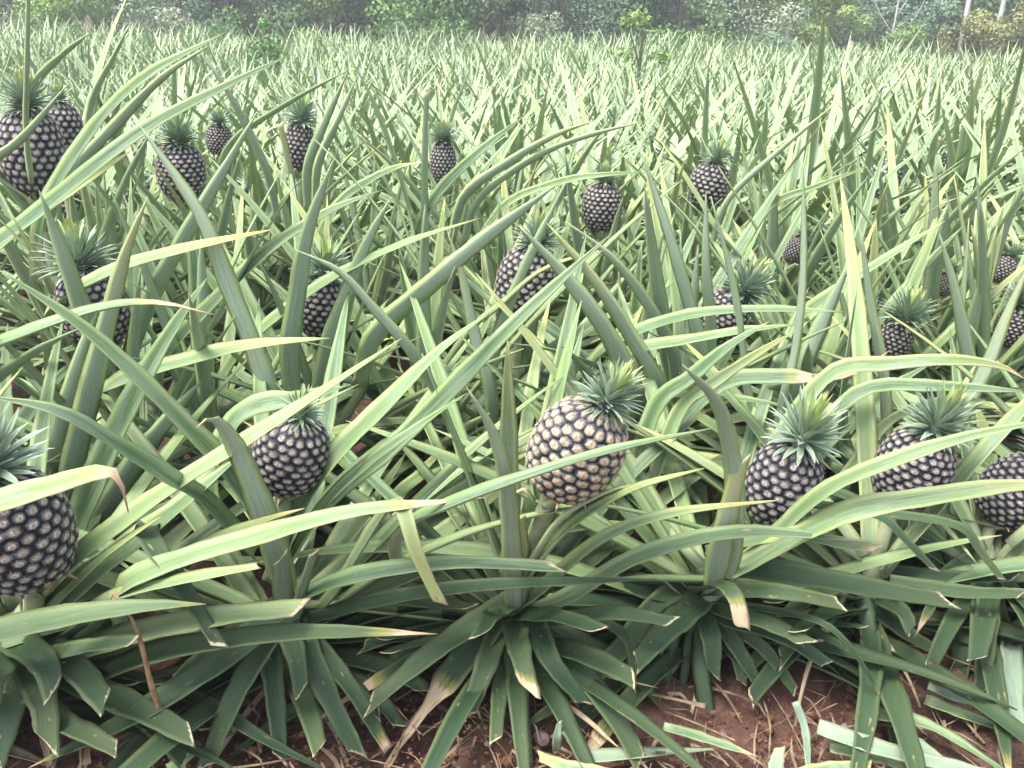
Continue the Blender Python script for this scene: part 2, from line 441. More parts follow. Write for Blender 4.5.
def crown_mesh(name, n, seed, rings=6):
    """unit crown: leaves from origin, about 1 tall and 1.1 wide"""
    r_ = np.random.RandomState(seed); mb = MB()
    for i in range(n):
        t = i / (n - 1)                     # 0 outer .. 1 inner
        az = i * 2.39996 + r_.uniform(-.2, .2)
        el = np.interp(t, [0, .3, .7, 1], [-8, 22, 55, 88]) + r_.uniform(-8, 8)
        L = np.interp(t, [0, .2, .6, 1], [.34, .52, .64, .62]) * r_.uniform(.85, 1.1)
        W = np.interp(t, [0, .4, 1], [.085, .098, .07])
        curl = r_.uniform(-25, 25) + np.interp(t, [0, 1], [-28, 5])
        p = arc(L, el, -curl if t < .5 else curl, n=rings)
        z0 = np.interp(t, [0, 1], [.0, .38]); r0 = np.interp(t, [0, 1], [.10, .01])
        p[:, 0] += r0; p[:, 2] += z0
        c, s = math.cos(az), math.sin(az)
        p = np.stack([p[:, 0] * c - p[:, 1] * s, p[:, 0] * s + p[:, 1] * c, p[:, 2]], 1)
        nn = (-math.sin(R(el)) * c, -math.sin(R(el)) * s, math.cos(R(el)))
        sub = MB(); leaf(sub, p, W, nn, r_.rand(), 'p', 1.2, n=rings, closed=False, gut=.55)
        sub.a['lc'] = [np.full(sub.n, float(t > .72) * np.interp(t, [.72, 1], [.3, 1]))]
        mb.add(sub.v[0], sub.f, **{k_: np.concatenate(a_) for k_, a_ in sub.a.items()})
    # core
    q = []
    for j in range(5):
        for i in range(8):
            rr = [.13, .12, .09, .05, .01][j]; q.append((rr * math.cos(i * math.pi / 4), rr * math.sin(i * math.pi / 4), -.03 + j * .11))
    ff = [(j * 8 + i, j * 8 + (i + 1) % 8, (j + 1) * 8 + (i + 1) % 8, (j + 1) * 8 + i) for j in range(4) for i in range(8)]
    mb.add(q, ff, lu=0., ls=.2, lr=.3, lc=0., lf=0., ld=1.2)
    return mb.mesh(name, M['crown'])

FR = [fruit_mesh('fruit', 20, 12, 7, True, 1), fruit_mesh('fruit', 18, 11, 7, True, 2), fruit_mesh('fruit', 19, 13, 6, True, 3)]
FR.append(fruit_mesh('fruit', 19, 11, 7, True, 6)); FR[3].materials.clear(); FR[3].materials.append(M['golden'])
FRL = [fruit_mesh('fruit', 14, 9, 4, False, 5)]
CR = [crown_mesh('crown', 105, 1), crown_mesh('crown', 90, 2), crown_mesh('crown', 120, 3), crown_mesh('crown', 110, 9)]
CRL = [crown_mesh('crown', 34, 4, 4)]

def tube(mb, pts, radii, n=8, **at_):
    C = np.asarray(pts, float); T = unit(np.gradient(C, axis=0)); m = len(C)
    ref = np.array([0.3, .9, .1]); A = unit(np.cross(T, ref)); B = np.cross(T, A)
    a = np.linspace(0, 2 * math.pi, n, endpoint=False)
    V = C[:, None] + (A[:, None] * np.cos(a)[None, :, None] + B[:, None] * np.sin(a)[None, :, None]) * np.reshape(radii, (-1, 1, 1))
    idx = np.arange(m * n).reshape(m, n); x = idx[:-1]; y = np.roll(x, -1, 1); w = idx[1:]; z = np.roll(w, -1, 1)
    f = [tuple(q) for q in np.stack([x.ravel(), y.ravel(), z.ravel(), w.ravel()], 1).tolist()]
    f.append(tuple(idx[0, ::-1].tolist())); f.append(tuple(idx[-1].tolist()))
    mb.add(V, f, **at_)

# ------------------------------------------------------------------ plants standing in the field
class Plant: pass
PLANTS = []
def add_plant(x, y, label=None, row=1):
    p = Plant(); p.c = np.array([x, y, float(ground(x, y))]); p.row = row
    p.e = empty('pineapple_plant', p.c); p.label = label; p.leaves = 0; p.fruit = None
    tag(p.e, label, 'pineapple plant', 'pineapple plants in the field')
    PLANTS.append(p); return p

TRACED = []   # samples (x, y, r, depth) on hand placed leaves that stay mostly in view
BLOCK = []   # (x, y, rx, ry, depth, axis) ellipses of fruit kept visible

def add_fruit(p, px, py, wpx, d, ratio=1.15, tilt=0, lean=0, cw=None, cy=None, low=False, k=0, block=True):
    """fruit centre seen at px, py; wpx its width; tilt to the right in degrees, lean toward the viewer"""
    c = at(px, py, d); dist = np.linalg.norm(c - CAM)
    dia = wpx / F * dist * (0.98 if d < 1.6 else .93); H = dia * ratio
    rotm = Euler((R(lean), R(tilt), 0)).to_matrix()
    ax = np.array(rotm @ Vector((0, 0, 1)))
    base = c - ax * H * .5
    fo = link('fruit', (FRL if low else FR)[0 if low else k], p.e)
    fo.location = base - p.c; fo.rotation_euler = Euler((R(lean), R(tilt), 0)); sxy = dia / .93
    fo.scale = (sxy, sxy, H)
    if block: BLOCK.append((px, py, wpx * (.5 if d < 1.6 else .33 if d < 2.2 else .24), wpx * ratio * (.47 if d < 1.6 else .33 if d < 2.2 else .24), d))
    cwid = (cw / F * dist) if cw else dia * .7
    cr = link('crown', (CRL if low else CR)[0 if low else k], fo)
    cr.location = (0, 0, .97); cs = cwid / .95
    cr.scale = (cs / sxy, cs / sxy, cs * (.9 if d < 1.6 else .75) / H); cr.rotation_euler = (0, 0, rng.uniform(0, 6))
    if block:
        q = c + ax * (H * .5 + cs * .4); a, b, _ = proj(q); q_ = .42 if d < 2.2 else .25; BLOCK.append((float(a), float(b), (cw or wpx * .7) * q_, (cw or wpx * .7) * q_, d))
    # stalk
    mb = MB(); b0 = base - p.c + ax * .01
    tube(mb, resample([(0, 0, .05), (b0 * .45 + np.array([0, 0, .06]) - ax * .02), b0], 8), np.linspace(.016, .013, 8))
    link('stalk', mb.mesh('stalk', M['stem']), p.e)
    # short bracts under the fruit
    if not low:
        mb = MB()
        for i in range(7):
            az = i * 2.4; dr = np.array([math.cos(az), math.sin(az), 0])
            q = b0 - ax * .03 + dr * .012
            leaf(mb, [q, q + dr * .03 + ax * .03, q + dr * .05 + ax * .02 + np.array([0, 0, rng.uniform(-.02, .03)])], .016, ax - dr, rng.random(), 'p', .45, n=6)
        link('bract', mb.mesh('bract', M['leaf']), p.e)
    p.fruit = fo
    return fo

def blocked(C, W, row):
    """would a leaf with world path C hide a fruit, or hang right before the lens?"""
    x, y, dep = proj(C)
    dist = np.linalg.norm(C - CAM, axis=1)
    if dist.min() < (.62 if row > 0 else .5): return True
    hw = W / 2 / dep * F * .8
    xs = np.interp(np.linspace(0, 1, 40), np.linspace(0, 1, len(x)), x); ys = np.interp(np.linspace(0, 1, 40), np.linspace(0, 1, len(x)), y)
    ds = np.interp(np.linspace(0, 1, 40), np.linspace(0, 1, len(x)), C[:, 1]); hs = np.interp(np.linspace(0, 1, 40), np.linspace(0, 1, len(x)), hw)
    for (bx, by, rx, ry, bd) in BLOCK:
        m = (ds < bd + .03) & (((xs - bx) / (rx + hs)) ** 2 + ((ys - by) / (ry + hs)) ** 2 < .8)
        if m.any(): return True
    if TRACED:
        ta = np.array(TRACED)
        d2 = (ta[:, None, 0] - xs[None]) ** 2 + (ta[:, None, 1] - ys[None]) ** 2
        cov = (d2 < (ta[:, None, 2] + hs[None] + 1) ** 2) & (ds[None] < ta[:, None, 3] - .0)
        if cov.any(1).sum() > 5: return True
    return False

def fill_leaves(p, lib, spec, tries=8):
    """spec: list of (class, count)"""
    for key, cnt in spec:
        off = rng.uniform(0, 6.28)
        for i in range(cnt):
            for t in range(tries):
                me, pth = rng.choice(lib[key])
                az = off + i * 2.39996 + rng.uniform(-.3, .3)
                if t > 1: az = rng.uniform(0, 6.283)
                sc_ = rng.uniform(.88, 1.1)
                if key == 'cut' and math.sin(az) > .3: continue       # the trimmed ends are on the path side
                z = {'inner': .20, 'mid': .15, 'outer': .11, 'low': .06, 'cut': .10, 'dry': .05}[key] + rng.uniform(-.03, .03)
                rr = {'inner': .0, 'mid': .012, 'outer': .02, 'low': .025, 'cut': .025, 'dry': .02}[key]
                c, s = math.cos(az), math.sin(az)
                q = np.stack([(pth[:, 0] * sc_ + rr) * c - pth[:, 1] * sc_ * s, (pth[:, 0] * sc_ + rr) * s + pth[:, 1] * sc_ * c, pth[:, 2] * sc_ + z], 1)
                Wd = q + p.c
                under = (Wd[:, 2] < ground(Wd[:, 0], Wd[:, 1]) - .03).sum() > 2
                if under and t < tries - 1: continue
                if p.row <= 1 and key in ('mid', 'outer', 'inner') and s < -.25: continue
                if blocked(Wd, .04, p.row): continue
                o = link('leaf' if key != 'dry' else 'dry_leaf', me, p.e, (rr * c, rr * s, z), (0, 0, az)); o.scale = (sc_,) * 3
                if key == 'dry': o['label'] = 'withered brown leaf hanging at the plant base'
                p.leaves += 1
                break

LIB = make_lib(True, 14)

# row one, nearest the path (visible rosettes), then the rows behind it
def base_at(px, py, z=.14):
    q = at_z(px, py, z); return float(q[0]), float(q[1])

row1 = [(-215, 690, 'pineapple plant in the front row beyond the left edge'),
        (22, 648, 'front row pineapple plant in the left corner with a big dark fruit'),
        (285, 622, 'front row pineapple plant left of centre with a pale folded leaf stub at its heart'),
        (514, 603, 'front row pineapple plant in the centre with a big cream spotted fruit leaning right'),
        (712, 592, 'front row pineapple plant with a curled leaf end blotched yellow, right of centre'),
        (872, 578, 'front row pineapple plant right of centre, fruit crossed by one long bright leaf'),
        (992, 560, 'front row pineapple plant by the right edge, fruit mostly hidden under bright leaves'),
        (1130, 545, 'pineapple plant in the front row beyond the right edge')]
P1 = []
for px, py, lb in row1:
    x, y = base_at(px, py); P1.append(add_plant(x, y, lb, 1))
A0, A, B, C_, D, E, F_, G = P1

add_fruit(A, 15, 530, 98, 1.08, 1.18, -4, 8, 84, k=0)
add_fruit(B, 291, 454, 76, 1.22, 1.12, 18, 5, 40, k=1)
add_fruit(C_, 576, 450, 98, 1.14, 1.14, 27, 3, 62, k=3)
add_fruit(D, 782, 484, 72, 1.32, 1.25, 14, 5, 66, k=1)
add_fruit(E, 913, 468, 70, 1.40, 1.12, 16, 5, 58, k=0)
add_fruit(F_, 1016, 492, 62, 1.47, 1.1, 30, 5, 50, k=2)

def behind(px, py, w, d, ratio, tilt, cw, label, row, lean=0, k=0, low=False, dx=0.0):
    c = at(px, py, d)
    p = add_plant(float(c[0]) - math.sin(R(tilt)) * .12 + dx, d + .02, label, row)
    add_fruit(p, px, py, w, d, ratio, tilt, lean, cw, k=k, low=low)
    return p

row2 = [(93, 308, 66, 1.72, 1.2, -6, 62, 'second row pineapple plant at the left, bushy crown above crossing leaves'),
        (320, 306, 54, 1.84, 1.25, 10, 52, 'second row pineapple plant with a small dark fruit beside a broad upright leaf'),
        (526, 284, 66, 1.92, 1.3, 14, 50, 'second row pineapple plant with the fruit behind a leaning leaf near the photo\'s middle'),
        (722, 318, 52, 1.95, 1.2, 32, 56, 'second row pineapple plant with a fruit leaning right behind two level leaves'),
        (893, 341, 36, 2.02, 1.2, 18, 46, 'second row pineapple plant with a small pale fruit just above a long level leaf'),
        (1014, 326, 34, 2.1, 1.2, 10, 36, 'second row pineapple plant with a sliver of fruit at the right edge')]
P2 = [behind(*a[:8], 2, k=i % 3) for i, a in enumerate(row2)]
for px, d, lb in ((-60, 1.62, 'second row pineapple plant cut off by the left edge'),
              (205, 1.80, 'second row pineapple plant without fruit, right of the bushy left crown'),
              (425, 1.86, 'second row pineapple plant without fruit, behind the small broadleaf weed'),
              (628, 1.92, 'second row pineapple plant without fruit above the big cream spotted fruit'),
              (808, 1.98, 'second row pineapple plant without fruit, narrow upright leaves right of centre'),
              (955, 2.06, 'second row pineapple plant without fruit near the right edge, thick grey leaf upright')):
    q = at(px, 400, d); P2.append(add_plant(float(q[0]), d, lb, 2))

row3 = [(32, 152, 58, 2.45, 1.35, 4, 46, 'third row pineapple plant with a large long fruit in the upper left corner'),
        (60, 132, 42, 2.72, 1.3, 8, 24, 'pineapple plant whose fruit peeps out right behind the large upper left fruit'),
        (181, 172, 48, 2.60, 1.15, 2, 40, 'third row pineapple plant with a round fruit below a spiky tuft, upper left'),
        (219, 140, 26, 3.0, 1.2, 6, 22, 'pineapple plant with a small half hidden fruit right of the round upper left one'),
        (299, 146, 32, 2.85, 1.5, 10, 38, 'third row pineapple plant with a narrow fruit leaning beside a cut leaf'),
        (443, 164, 28, 3.0, 1.7, 3, 28, 'third row pineapple plant with a slim tall fruit beside one straight upright leaf'),
        (602, 207, 44, 2.65, 1.15, 4, 30, 'third row pineapple plant with a fruit above the crossing leaves, middle right'),
        (709, 186, 42, 2.75, 1.15, 12, 32, 'third row pineapple plant with a two toned purple fruit above a long level leaf'),
        (796, 250, 24, 2.5, 1.2, 20, 20, 'pineapple plant with a small tilted fruit among narrow leaves on the right'),
        (946, 284, 20, 2.4, 1.2, 8, 18, 'pineapple plant with a tiny fruit behind a grey upright leaf on the right'),
        (1004, 270, 24, 2.5, 1.1, 25, 20, 'pineapple plant with a pale purple fruit tilted near the right edge')]
P3 = [behind(*a[:8], 3, k=i % 3) for i, a in enumerate(row3)]
for px, d, lb in ((-70, 2.4, None), (110, 2.65, None), (255, 2.75, None), (372, 2.8, None), (500, 2.75, None), (540, 2.5, None), (655, 2.75, None), (770, 2.75, None),
              (860, 2.6, None), (905, 2.75, None), (1060, 2.7, None)):
    q = at(px, 300, d); P3.append(add_plant(float(q[0]), d, 'leafy pineapple plant without fruit squeezed between the fruiting plants of the third row', 3))

# ---- leaves traced one by one: (width px, style, dry from, [(x, y, depth) base .. tip])
T = [
 # front left corner
 (34,'p',.97,[(-70,655,1.0),(0,632,.98),(80,615,.98),(150,606,.99),(206,604,1.0)]),
 (22,'c',1.2,[(70,625,1.08),(110,598,1.05),(180,580,1.02),(259,566,1.0)]),
 (22,'c',1.2,[(146,530,1.12),(175,575,1.05),(198,612,1.03),(219,646,1.0)]),
 (18,'c',1.2,[(45,655,1.05),(95,645,1.0),(134,641,.97)]),
 (36,'c',1.2,[(22,645,1.05),(45,664,1.0),(54,692,.97)]),
 (40,'c',1.2,[(50,650,1.05),(82,675,1.0),(106,704,.96)]),
 (32,'c',1.2,[(30,670,1.05),(44,705,1.0),(47,746,.96)]),
 (36,'c',1.2,[(20,680,1.05),(8,715,1.0),(-4,758,.96)]),
 (36,'c',1.2,[(10,655,1.05),(-8,680,1.0),(-14,712,.96)]),
 (26,'p',.95,[(262,628,1.12),(205,672,1.05),(120,724,1.0),(28,768,.97)]),
 (28,'c',1.2,[(95,690,1.05),(150,715,1.0),(193,736,.97)]),
 (24,'c',1.2,[(60,720,1.0),(90,735,.97),(118,750,.95)]),
 (16,'p',1.2,[(130,680,1.1),(200,700,1.07),(262,738,1.03),(335,775,1.0)]),
 (24,'c',1.2,[(275,630,1.13),(238,690,1.06),(205,768,1.0)]),
 (27,'c',1.2,[(60,655,1.1),(150,630,1.05),(230,615,1.03),(303,608,1.03)]),
 (24,'p',.9,[(70,690,1.1),(150,655,1.05),(256,636,1.03),(340,632,1.03),(438,634,1.04)]),
 (24,'c',1.2,[(285,625,1.13),(296,655,1.08),(302,692,1.05)]),
 (24,'c',1.2,[(300,632,1.13),(328,695,1.06),(358,755,1.02)]),
 (20,'b',.93,[(312,640,1.13),(352,690,1.07),(388,750,1.04)]),
 (22,'c',1.2,[(268,640,1.13),(275,700,1.07),(280,760,1.02)]),
 (26,'c',1.2,[(270,615,1.13),(215,650,1.1),(170,690,1.05)]),
 # around the centre plant
 (26,'c',1.2,[(500,608,1.2),(430,655,1.12),(367,707,1.06)]),
 (16,'p',.62,[(480,620,1.2),(400,668,1.13),(345,700,1.1),(296,738,1.08)]),
 (28,'p',.52,[(495,620,1.2),(440,690,1.12),(400,745,1.07),(378,775,1.05)]),
 (25,'c',1.2,[(500,625,1.2),(484,670,1.12),(467,717,1.08)]),
 (26,'c',1.2,[(508,612,1.2),(492,616,1.12),(480,635,1.07)]),
 (28,'c',.9,[(514,625,1.18),(520,655,1.1),(530,692,1.05)]),
 (24,'c',1.2,[(520,615,1.2),(560,617,1.12),(599,630,1.06)]),
 (18,'c',1.2,[(545,622,1.2),(610,613,1.15),(673,622,1.12)]),
 (21,'p',1.2,[(655,605,1.26),(620,650,1.18),(570,695,1.12),(515,732,1.08)]),
 (9,'p',1.2,[(585,655,1.2),(555,672,1.15),(542,708,1.12)]),
 (36,'c',1.2,[(706,596,1.26),(668,630,1.18),(635,664,1.12)]),
 (12,'c',1.2,[(610,625,1.2),(630,645,1.16),(633,690,1.13)]),
 (12,'p',.5,[(560,640,1.2),(600,672,1.16),(658,688,1.14)]),
 (24,'c',1.2,[(535,622,1.2),(550,660,1.12),(585,704,1.08)]),
 # right front
 (9,'p',.05,[(656,680,1.2),(659,735,1.15),(676,775,1.12)]),
 (15,'p',.9,[(672,640,1.24),(665,685,1.2),(667,728,1.18)]),
 (14,'p',.9,[(690,640,1.24),(682,690,1.2),(677,722,1.18)]),
 (20,'p',.86,[(700,620,1.26),(702,680,1.18),(712,735,1.14),(724,772,1.12)]),
 (21,'c',1.2,[(702,610,1.26),(711,640,1.2),(713,675,1.17)]),
 (16,'c',1.2,[(722,640,1.24),(738,662,1.2),(742,684,1.18)]),
 (16,'c',1.2,[(718,620,1.25),(738,650,1.2),(763,692,1.16)]),
 (24,'c',.86,[(698,588,1.24),(722,585,1.14),(736,600,1.1),(742,628,1.08)]),
 (18,'c',1.2,[(722,590,1.22),(780,592,1.15),(842,604,1.13)]),
 (24,'c',1.2,[(738,570,1.24),(800,576,1.2),(870,588,1.18),(950,601,1.17)]),
 (14,'c',1.2,[(890,582,1.3),(960,592,1.27),(1023,594,1.25)]),
 (13,'c',1.2,[(885,570,1.35),(950,577,1.32),(1016,577,1.3)]),
 (8,'p',.9,[(735,604,1.22),(820,622,1.13),(862,664,1.1),(886,710,1.09)]),
 (20,'c',1.2,[(722,610,1.23),(765,622,1.17),(808,643,1.13)]),
 (18,'c',1.2,[(722,618,1.24),(780,635,1.18),(828,665,1.15)]),
 (14,'c',1.2,[(730,625,1.24),(765,650,1.2),(796,692,1.16)]),
 (13,'p',.3,[(815,650,1.2),(800,700,1.15),(788,775,1.12)]),
 (22,'c',1.2,[(862,590,1.33),(867,625,1.27),(873,662,1.24)]),
 (13,'p',1.2,[(858,620,1.33),(861,680,1.27),(856,738,1.24)]),
 (18,'c',1.2,[(876,598,1.33),(902,612,1.26),(912,632,1.22)]),
 (16,'c',1.2,[(878,610,1.33),(910,635,1.27),(937,652,1.25)]),
 (16,'c',1.2,[(945,596,1.38),(990,618,1.32),(1030,660,1.28)]),
 (14,'p',.85,[(950,572,1.36),(932,604,1.28),(914,638,1.25)]),
 (12,'c',1.2,[(952,610,1.38),(946,655,1.33),(940,687,1.3)]),
 (14,'c',1.2,[(985,585,1.38),(996,600,1.33),(1004,620,1.31)]),
 (12,'p',1.2,[(968,600,1.4),(966,640,1.36),(970,668,1.34)]),
 # left half, across the gap behind row one
 (23,'p',1.2,[(205,500,1.16),(170,478,1.1),(110,440,1.04),(55,410,1.0),(-20,395,.98)]),
 (28,'p',.80,[(-50,518,.92),(0,502,.92),(50,487,.92),(104,472,.92),(120,482,.92),(128,513,.93)]),
 (23,'p',1.2,[(60,572,1.12),(115,528,1.12),(180,482,1.12),(250,438,1.13),(330,386,1.15),(402,338,1.18)]),
 (27,'p',1.2,[(82,585,1.12),(125,550,1.14),(180,505,1.16),(240,456,1.2)]),
 (13,'p',1.2,[(88,570,1.1),(125,540,1.1),(162,516,1.1)]),
 (27,'p',1.2,[(68,500,1.5),(88,400,1.5),(108,320,1.5),(125,255,1.5),(148,196,1.5)]),
 (22,'p',1.2,[(45,492,1.55),(62,420,1.55),(82,350,1.55),(102,300,1.55)]),
 (36,'p',1.2,[(75,530,1.38),(108,450,1.4),(140,385,1.42),(175,325,1.45),(207,278,1.48)]),
 (34,'p',1.2,[(100,520,1.5),(140,455,1.5),(178,408,1.5),(202,380,1.5)]),
 (22,'p',1.2,[(228,470,1.3),(188,428,1.28),(145,384,1.26),(80,325,1.24),(-4,268,1.22)]),
 (34,'p',.95,[(268,528,1.15),(250,480,1.13),(232,440,1.11),(213,418,1.08),(196,428,1.05)]),
 (24,'p',.84,[(118,590,1.06),(180,560,1.05),(256,537,1.05),(350,512,1.06),(430,503,1.07),(490,497,1.08)]),
 (28,'c',1.2,[(290,630,1.14),(284,595,1.13),(281,556,1.11)]),
 (16,'c',1.2,[(294,620,1.14),(302,590,1.12),(314,552,1.10)]),
 (19,'c',1.2,[(335,590,1.15),(368,535,1.12),(392,504,1.09),(404,510,1.06),(412,540,1.03),(424,570,1.02),(441,604,1.01)]),
 (21,'c',1.2,[(285,605,1.14),(350,577,1.1),(450,563,1.08),(559,567,1.08)]),
 (16,'p',1.2,[(290,625,1.15),(380,600,1.13),(490,585,1.13),(658,579,1.14)]),
 (27,'p',1.2,[(514,600,1.2),(511,540,1.13),(507,490,1.08),(494,435,1.04),(466,386,1.02)]),
 (30,'c',1.2,[(516,600,1.21),(520,560,1.17),(517,520,1.13)]),
 (20,'p',1.2,[(400,530,1.12),(460,500,1.05),(520,478,1.02),(610,450,1.0),(712,428,.99)]),
 (12,'p',1.2,[(530,565,1.17),(560,520,1.12),(600,495,1.1),(641,482,1.09)]),
 (21,'p',1.2,[(528,575,1.18),(570,525,1.12),(630,490,1.08),(704,468,1.05)]),
 (17,'p',.96,[(540,590,1.2),(600,540,1.16),(670,514,1.14),(779,500,1.14)]),
 (19,'p',.92,[(570,596,1.2),(640,556,1.18),(740,532,1.16),(870,541,1.15)]),
 (28,'c',1.2,[(712,596,1.25),(722,540,1.2),(740,462,1.17)]),
 (24,'p',1.2,[(735,520,1.2),(732,460,1.17),(718,405,1.12),(682,364,1.06)]),
 (18,'p',1.2,[(780,530,1.22),(830,488,1.16),(895,460,1.12),(970,436,1.1),(1060,418,1.08)]),
 (23,'p',1.2,[(790,540,1.18),(850,512,1.14),(930,497,1.12),(1010,486,1.11),(1090,484,1.1)]),
 (13,'c',.95,[(790,536,1.2),(840,544,1.16),(878,549,1.14)]),
 (12,'c',1.2,[(876,515,1.26),(905,540,1.22),(934,570,1.2)]),
 (10,'c',1.2,[(955,525,1.3),(980,552,1.28),(1002,580,1.26)]),
 (13,'p',1.2,[(905,452,1.6),(875,420,1.6),(838,396,1.58)]),
 (26,'p',1.2,[(860,500,1.55),(842,430,1.55),(848,350,1.55),(858,285,1.55)]),
 (18,'p',1.2,[(890,470,1.6),(884,384,1.6),(870,300,1.6),(859,222,1.6)]),
 (20,'p',1.2,[(942,460,1.55),(985,370,1.55),(1008,312,1.55),(1036,250,1.55)]),
 (10,'p',.9,[(885,425,1.5),(935,402,1.48),(985,402,1.46),(1006,418,1.45)]),
 (30,'p',1.2,[(298,510,1.22),(335,455,1.2),(385,405,1.2),(440,350,1.22),(490,312,1.25)]),
 (24,'p',1.2,[(330,500,1.3),(400,440,1.27),(455,385,1.25),(520,318,1.25),(612,233,1.27)]),
 (15,'p',1.2,[(320,510,1.2),(365,465,1.18),(420,425,1.16),(467,393,1.15)]),
 (26,'p',1.2,[(240,415,1.3),(300,398,1.27),(346,386,1.25)]),
 # second row
 (22,'p',1.2,[(85,318,1.55),(68,270,1.5),(54,230,1.48),(39,190,1.46)]),
 (20,'p',.84,[(-60,372,1.4),(20,335,1.38),(100,308,1.37),(160,303,1.37),(216,315,1.37)]),
 (20,'p',1.2,[(-30,400,1.45),(30,355,1.45),(84,326,1.46)]),
 (17,'p',.97,[(50,310,1.7),(110,272,1.6),(180,250,1.55),(275,229,1.5)]),
 (22,'p',1.2,[(128,365,1.75),(150,300,1.72),(180,245,1.7),(218,180,1.7),(257,112,1.72)]),
 (26,'p',1.2,[(272,400,1.55),(252,345,1.55),(228,285,1.55),(200,215,1.55),(140,125,1.57)]),
 (16,'p',1.2,[(165,358,1.75),(215,300,1.72),(270,248,1.7),(330,210,1.7),(382,190,1.7)]),
 (34,'p',1.2,[(110,385,1.55),(180,362,1.5),(250,345,1.48),(330,338,1.48)]),
 (24,'p',1.2,[(290,350,1.72),(298,290,1.7),(308,230,1.68),(334,158,1.68)]),
 (20,'p',1.2,[(328,345,1.75),(348,290,1.73),(368,240,1.72),(392,196,1.72)]),
 (16,'p',.96,[(245,345,1.8),(320,285,1.74),(400,245,1.7),(480,218,1.68)]),
 (15,'p',1.2,[(412,352,1.5),(375,310,1.48),(340,272,1.47),(294,249,1.46)]),
 (15,'p',1.2,[(498,335,1.72),(515,290,1.7),(536,243,1.68),(568,178,1.68)]),
 (13,'p',.9,[(470,330,1.74),(500,305,1.7),(545,268,1.66),(605,250,1.65)]),
 (26,'p',1.2,[(375,335,1.65),(430,285,1.6),(480,242,1.6),(560,182,1.62)]),
 (17,'p',1.2,[(492,400,1.6),(475,335,1.6),(462,275,1.6),(447,230,1.6)]),
 (25,'p',1.2,[(632,382,1.6),(602,325,1.55),(562,272,1.53),(518,225,1.52)]),
 (21,'p',1.2,[(658,385,1.65),(630,335,1.62),(596,282,1.6),(547,223,1.6)]),
 (17,'p',1.2,[(672,350,1.75),(645,300,1.72),(612,258,1.7),(565,221,1.7)]),
 (16,'p',1.2,[(702,355,1.8),(688,300,1.78),(672,245,1.77),(641,150,1.78)]),
 (14,'p',1.2,[(711,330,1.85),(706,270,1.82),(706,190,1.82)]),
 (15,'p',1.2,[(748,395,1.6),(742,340,1.58),(732,280,1.57),(711,196,1.57)]),
 (14,'p',1.2,[(610,345,1.7),(680,317,1.65),(760,309,1.63),(846,312,1.62)]),
 (15,'p',1.2,[(630,352,1.65),(690,340,1.62),(740,331,1.6),(800,324,1.6)]),
 (19,'p',.96,[(655,408,1.5),(690,378,1.48),(730,345,1.46),(770,321,1.45)]),
 (15,'p',1.2,[(680,410,1.48),(715,382,1.46),(755,355,1.45),(797,330,1.45)]),
 (13,'p',1.2,[(780,420,1.5),(795,350,1.5),(803,270,1.5),(803,160,1.52)]),
 (23,'p',1.2,[(795,385,1.7),(812,345,1.7),(830,305,1.7),(851,260,1.7)]),
 (15,'p',.9,[(830,374,1.45),(890,364,1.43),(950,360,1.42),(1000,366,1.42),(1030,382,1.42)]),
 (18,'p',.62,[(720,385,1.52),(780,377,1.48),(830,379,1.47),(860,370,1.47),(890,350,1.47)]),
 (19,'p',1.2,[(974,392,1.75),(966,345,1.73),(955,290,1.72),(939,232,1.72)]),
 (17,'p',.95,[(798,320,2.0),(850,282,1.95),(895,252,1.93),(945,221,1.92)]),
 (14,'p',1.2,[(860,392,1.5),(930,386,1.47),(1030,392,1.46)]),
 # third row and the tall blades at the upper left
 (8,'b',1.2,[(26,130,2.1),(27,60,2.0),(29,-40,1.95)]),
 (20,'p',1.2,[(42,215,2.0),(85,140,1.95),(140,80,1.9),(226,32,1.9)]),
 (22,'p',1.2,[(-35,270,1.9),(35,215,1.85),(140,132,1.8),(230,84,1.8),(292,54,1.8)]),
 (16,'p',1.2,[(62,185,2.2),(120,120,2.15),(165,75,2.1),(212,44,2.1)]),
 (12,'p',1.2,[(35,85,2.5),(62,55,2.45),(91,32,2.4)]),
 (12,'p',.97,[(268,175,2.4),(248,130,2.35),(222,82,2.3),(193,44,2.3)]),
 (9,'p',1.2,[(92,100,2.6),(112,60,2.55),(130,24,2.5)]),
 (20,'p',1.2,[(408,205,2.2),(392,150,2.15),(370,95,2.1),(341,40,2.1)]),
 (14,'p',1.2,[(308,165,2.5),(326,120,2.45),(348,72,2.4)]),
 (12,'p',1.2,[(318,165,2.45),(338,120,2.4),(358,74,2.4)]),
 (14,'b',1.2,[(425,225,2.2),(425,150,2.15),(427,92,2.12)]),
 (15,'p',.88,[(335,208,2.1),(370,180,2.05),(400,166,2.02),(422,163,2.0)]),
 (15,'c',1.2,[(402,215,2.1),(380,170,2.1),(362,136,2.1)]),
 (13,'b',1.2,[(296,215,2.3),(290,170,2.25),(280,124,2.22)]),
 (11,'p',1.2,[(232,142,2.6),(290,102,2.5),(352,68,2.45)]),
 (16,'p',1.2,[(430,205,2.2),(470,160,2.15),(525,115,2.12)]),
 (9,'p',1.2,[(452,115,3.2),(464,85,3.2),(472,62,3.2)]),
 (15,'p',1.2,[(465,195,2.3),(512,160,2.25),(555,135,2.22),(596,120,2.2)]),
 (12,'p',.97,[(478,200,2.3),(530,160,2.25),(580,138,2.2),(645,121,2.2)]),
 (11,'p',1.2,[(505,205,2.2),(560,182,2.15),(600,175,2.1),(648,172,2.1)]),
 (9,'p',.97,[(728,200,2.4),(780,150,2.35),(839,101,2.3)]),
 (10,'p',.97,[(768,208,2.2),(815,187,2.15),(870,166,2.12)]),
